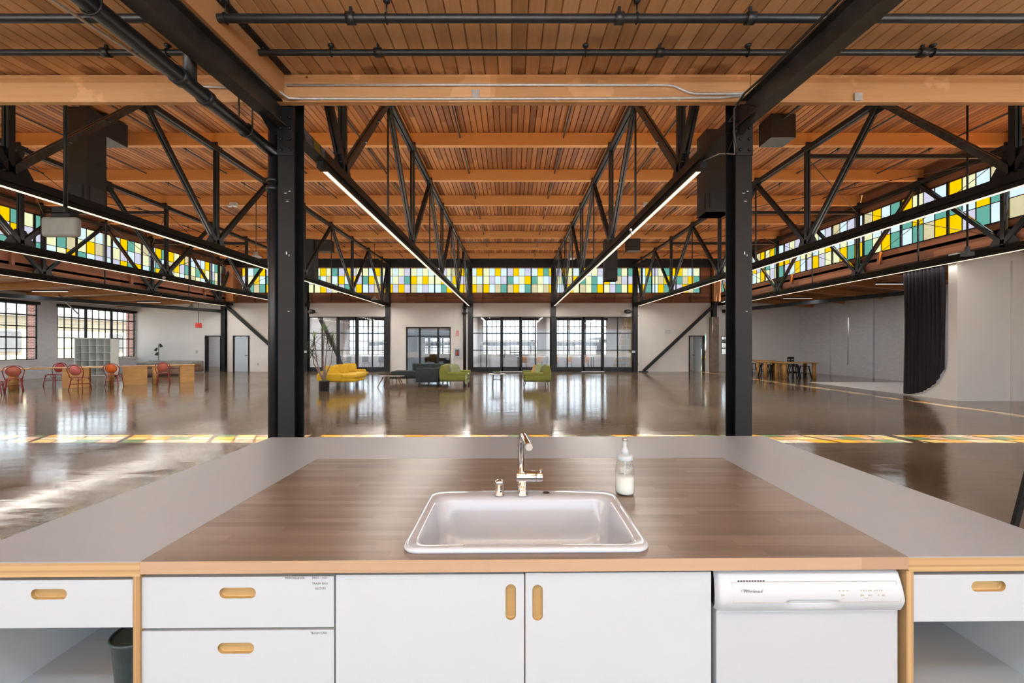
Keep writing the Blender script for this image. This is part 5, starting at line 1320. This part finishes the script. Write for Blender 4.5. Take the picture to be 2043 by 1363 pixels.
for (xa, y, z, L_) in ((15.2,16.5,4.02,1.9),(14.6,21.5,4.02,1.5),(-20.4,18.6,4.0,1.6),(-20.0,23.2,4.0,1.3)):
    side = 'brick' if xa > 0 else 'window'; near = y < 19
    t = thing('aisle_strip_light', 'short hanging strip light over the %s aisle, %s' % (side, 'the one nearer the camera' if near else 'towards the far wall'), 'light fixture', (xa,y,z))
    MB().box(xa-L_/2,xa+L_/2,y-.03,y+.03,z,z+.06).build('housing', STEEL, t, True); MB().box(xa-L_/2+.02,xa+L_/2-.02,y-.02,y+.02,z-.008,z+.001).build('diffuser', LEDN, t, True)
    MB().tube([(xa-L_/2+.2,y,z+.05),(xa-L_/2+.2,y,4.5)], .005, 5).tube([(xa+L_/2-.2,y,z+.05),(xa+L_/2-.2,y,4.5)], .005, 5).build('suspension_wire', STEEL, t, True)
    Lm = bpy.data.lights.new('lamp_down', 'AREA'); Lm.shape = 'RECTANGLE'; Lm.size = L_; Lm.size_y = .08; Lm.energy = 20; Lm.color = (.85,.93,1)
    lo_ = bpy.data.objects.new('lamp_down', Lm); C.objects.link(lo_); lo_.parent = t; lo_.location = (0,0,-.02)

# ------------------------------------------------------------------ rooms behind the glazing
def table_room(label, x0, x1, y0, y1, z, mat, legm):
    t = thing('meeting_table', label, 'table', (x0,y0,0))
    MB().box(x0,x1,y0,y1,z-.03,z).build('tabletop', mat, t, True)
    for a in (x0+.15,x1-.15):
        for b in (y0+.1,y1-.1): MB().box(a-.025,a+.025,b-.025,b+.025,0,z-.03).build('leg', legm, t, True)
table_room('white meeting table in the glazed room behind the yellow sofa', -12.2, -8.4, 29.2, 30.2, .9, LAM, STEEL)
table_room('pale dining table in the glazed room behind the lone olive loveseat', .3, 5.9, 29.6, 30.6, .86, LAM, STEEL)
def room_chair(label, loc, rz, mat, legm, group, seatw=.46, wide=True):
    t = thing('side_chair', label, 'chair', loc, rz, group)
    MB().rbox(-.23,.23,-.22,.22,.42,.47,.03).build('seat', mat, t)
    MB().rbox(-.22,.22,.19,.23,.5,.88,.02).build('backrest', mat, t)
    for a, b in ((.2,.2),(-.2,.2),(.2,-.2),(-.2,-.2)): MB().tube([(a*.8,b*.8,.43),(a*1.2,b*1.15,0)], .014, 6).build('leg', legm, t)
    MB().bar((-.18,.2,.45),(-.2,.21,.52),.03,.03).bar((.18,.2,.45),(.2,.21,.52),.03,.03).build('back_support', legm, t)
    return t
g0 = room_chair('', (-11.0,28.7,0), PI, pm('charcoal_shell', (.09,.095,.1), .6), STEEL, 'charcoal meeting chairs')
for i, (x, lab) in enumerate(((-11.1,'charcoal chair in the glazed room beside the door stile'),(-9.9,'charcoal chair in the middle of the white meeting table'),(-8.8,'charcoal chair at the lobby end of the white meeting table'))):
    r = g0 if i == 0 else dup(g0, (x,28.7,0), PI, lab); r.location = (x,28.7,0); r['label'] = lab
w0 = room_chair('', (1.2,29.2,0), PI, pm('caramel_wood', (.42,.2,.08), .5), STEEL, 'caramel dining chairs')
for i, (x, y, lab) in enumerate(((1.9,29.1,'caramel chair behind the arm of the lone olive loveseat'),(3.0,29.1,'caramel chair just past the post behind the lone loveseat'),(3.95,29.1,'caramel chair in the middle of the pale dining table'),(5.1,29.1,'caramel chair by the glazed door with the timber shelves'),(.8,29.15,'caramel chair at the near end of the pale dining table'))):
    r = w0 if i == 0 else dup(w0, (x,y,0), PI, lab); r.location = (x,y,0); r['label'] = lab
# timber shelf wall
t = thing('ladder_shelf', 'tall plywood shelf wall with a slanted edge and white shelves behind the glazing', 'shelf', (7.0, 28.2, 0))
ys = 28.2
MB().prism([(X(1222,ys),0.0),(X(1262,ys),0.0),(X(1262,ys),3.7),(X(1249.5,ys),3.7)], 'y', ys, ys+.05).build('plywood_back', PLYF, t, True)
for (pa, pb, pz) in ((1226,1252,724),(1229,1252,712),(1232,1252,701),(1236,1252,689.5),(1239,1252,676),(1242,1252,663),(1246,1256,650)):
    MB().box(X(pa,ys),X(pb,ys),ys-.28,ys,Z(pz,ys)-.03,Z(pz,ys)).build('shelf_board', LAM, t, True)
MB().box(X(1236,ys),X(1236,ys)+.03,ys-.28,ys-.25,.1,1.9).box(X(1248,ys),X(1248,ys)+.03,ys-.28,ys-.25,.1,3.2).build('upright', LAM, t, True)
t = thing('floor_screen', 'slim black stand inside the central glazed room', 'stand', (X(959.5,28),28,0))
MB().box(X(958.5,28),X(960.3,28),28,28.05,0,1.65).box(X(959.5,28)-.2,X(959.5,28)+.2,27.9,28.15,0,.03).build('stand_post', BLACKP, t, True)
# small room strip lights
for x, y in ((-1.6,29.2),(1.7,29.2),(5.2,28.9)):
    t = thing('room_strip_light', 'thin strip light on the ceiling of the glazed room, %s' % ('near its plank wall' if x < 0 else 'above the caramel chairs' if x < 3 else 'beside the timber shelf wall'), 'light fixture', (x,y,3.6))
    MB().box(x-.03,x+.03,y-1.5,y+1.5,3.6,3.64).tube([(x,y-1.2,3.64),(x,y-1.2,4.08)],.005,5).tube([(x,y+1.2,3.64),(x,y+1.2,4.08)],.005,5).build('housing', GREYP, t, True); MB().box(x-.02,x+.02,y-1.48,y+1.48,3.594,3.601).build('diffuser', LEDN, t, True)

def area(name, loc, sx, sy, e, col, rx=0, parent=None, spread=None):
    L = bpy.data.lights.new(name, 'AREA'); L.shape = 'RECTANGLE'; L.size = sx; L.size_y = sy; L.energy = e; L.color = col
    o = bpy.data.objects.new(name, L); C.objects.link(o); o.location = loc; o.rotation_euler = (rx,0,0)
    if parent: o.parent = parent; o.location = Vector(loc)-Vector(parent.location)
    return o
for x, e in ((-20,120),(-10.2,150),(-5.1,60),(0,150),(5.0,150),(11,70),(15,100)):  # fixtures added to brighten the dark rooms behind the glazing
    t = thing('added_room_strip', 'added strip light on the ceiling behind the far wall, ' + {-20:'beyond the open doorway',-10.2:'over the white meeting table',-5.1:'in the lobby',0:'in the middle glazed room',5:'over the pale dining table',11:'beyond the open white door',15:'beyond the brick aisle window'}[x if x in (-10.2,-5.1) else int(x)], 'light fixture', (x,27.9,3.9))
    MB().box(x-1.2,x+1.2,27.87,27.93,3.9,3.96).build('housing', STEEL, t, True); MB().box(x-1.18,x+1.18,27.88,27.92,3.894,3.901).tube([(x,27.9,3.95),(x,27.9,4.09)],.008,6).build('diffuser', LEDN, t, True)
    area('lamp_down', (x,27.9,3.88), 2.3, .1, e, (.97,.98,1), 0, t)
for y, e in ((-.6,1),(-3.4,1)):  # unseen fixtures added behind the camera to brighten the near ceiling
    for x in (-6.5,0,6.5):
        lab = 'added strip light under the near roof boards ' + ('just behind' if y > -1 else 'well behind') + ' the kitchen island, ' + {-6.5:'window side',0:'central',6.5:'studio side'}[x]
        t = thing('added_near_strip', lab, 'light fixture', (x,y,3.6))
        MB().box(x-1.9,x+1.9,y-.03,y+.03,3.6,3.66).build('housing', STEEL, t, True); MB().box(x-1.88,x+1.88,y-.025,y+.025,3.594,3.601).build('diffuser', LED, t, True)
        MB().tube([(x-1.2,y,3.66),(x-1.2,y,zlo(0,y)-.01)],.006,5).build('suspension_wire', STEEL, t, True); MB().tube([(x+1.2,y,3.66),(x+1.2,y,zlo(0,y)-.01)],.006,5).build('suspension_wire', STEEL, t, True)
        area('lamp_down', (x,y,3.58), 3.7, .1, NEARD*e, (.62,.82,1), 0, t); area('added_uplight', (x,y,3.68), 3.7, .1, NEARU*e, (.88,.94,1), PI, t)

# ------------------------------------------------------------------ light and camera
w = bpy.data.worlds.new('sky'); bpy.context.scene.world = w; w.use_nodes = True
bg = w.node_tree.nodes['Background']; bg.inputs[0].default_value = (.8,.9,1.0,1); bg.inputs[1].default_value = SKY
S = bpy.data.lights.new('sun', 'SUN'); S.energy = 135; S.angle = .006; S.color = (1,.95,.86)
so = bpy.data.objects.new('sun', S); C.objects.link(so)
so.rotation_euler = Vector((-1.25,2.55,-5.6)).to_track_quat('-Z','Y').to_euler()
cam = bpy.data.cameras.new('camera'); cam.lens = F/2043*36; cam.sensor_width = 36; cam.shift_y = 8.5/2043; cam.shift_x = .5/2043; cam.clip_end = 500; cam.clip_start = .05
co = bpy.data.objects.new('camera', cam); C.objects.link(co); co.location = (0,0,H); co.rotation_euler = (PI/2,0,0)
sc = bpy.context.scene; sc.camera = co
sc.view_settings.view_transform = 'Standard'; sc.view_settings.look = 'None'; sc.view_settings.gamma = 1; sc.view_settings.use_curve_mapping = False
sc.view_settings.exposure = 0.25
cy = sc.cycles; cy.max_bounces = 10; cy.diffuse_bounces = 4; cy.glossy_bounces = 3; cy.transmission_bounces = 4; cy.transparent_max_bounces = 16; cy.sample_clamp_indirect = 6; cy.caustics_reflective = False; cy.caustics_refractive = False
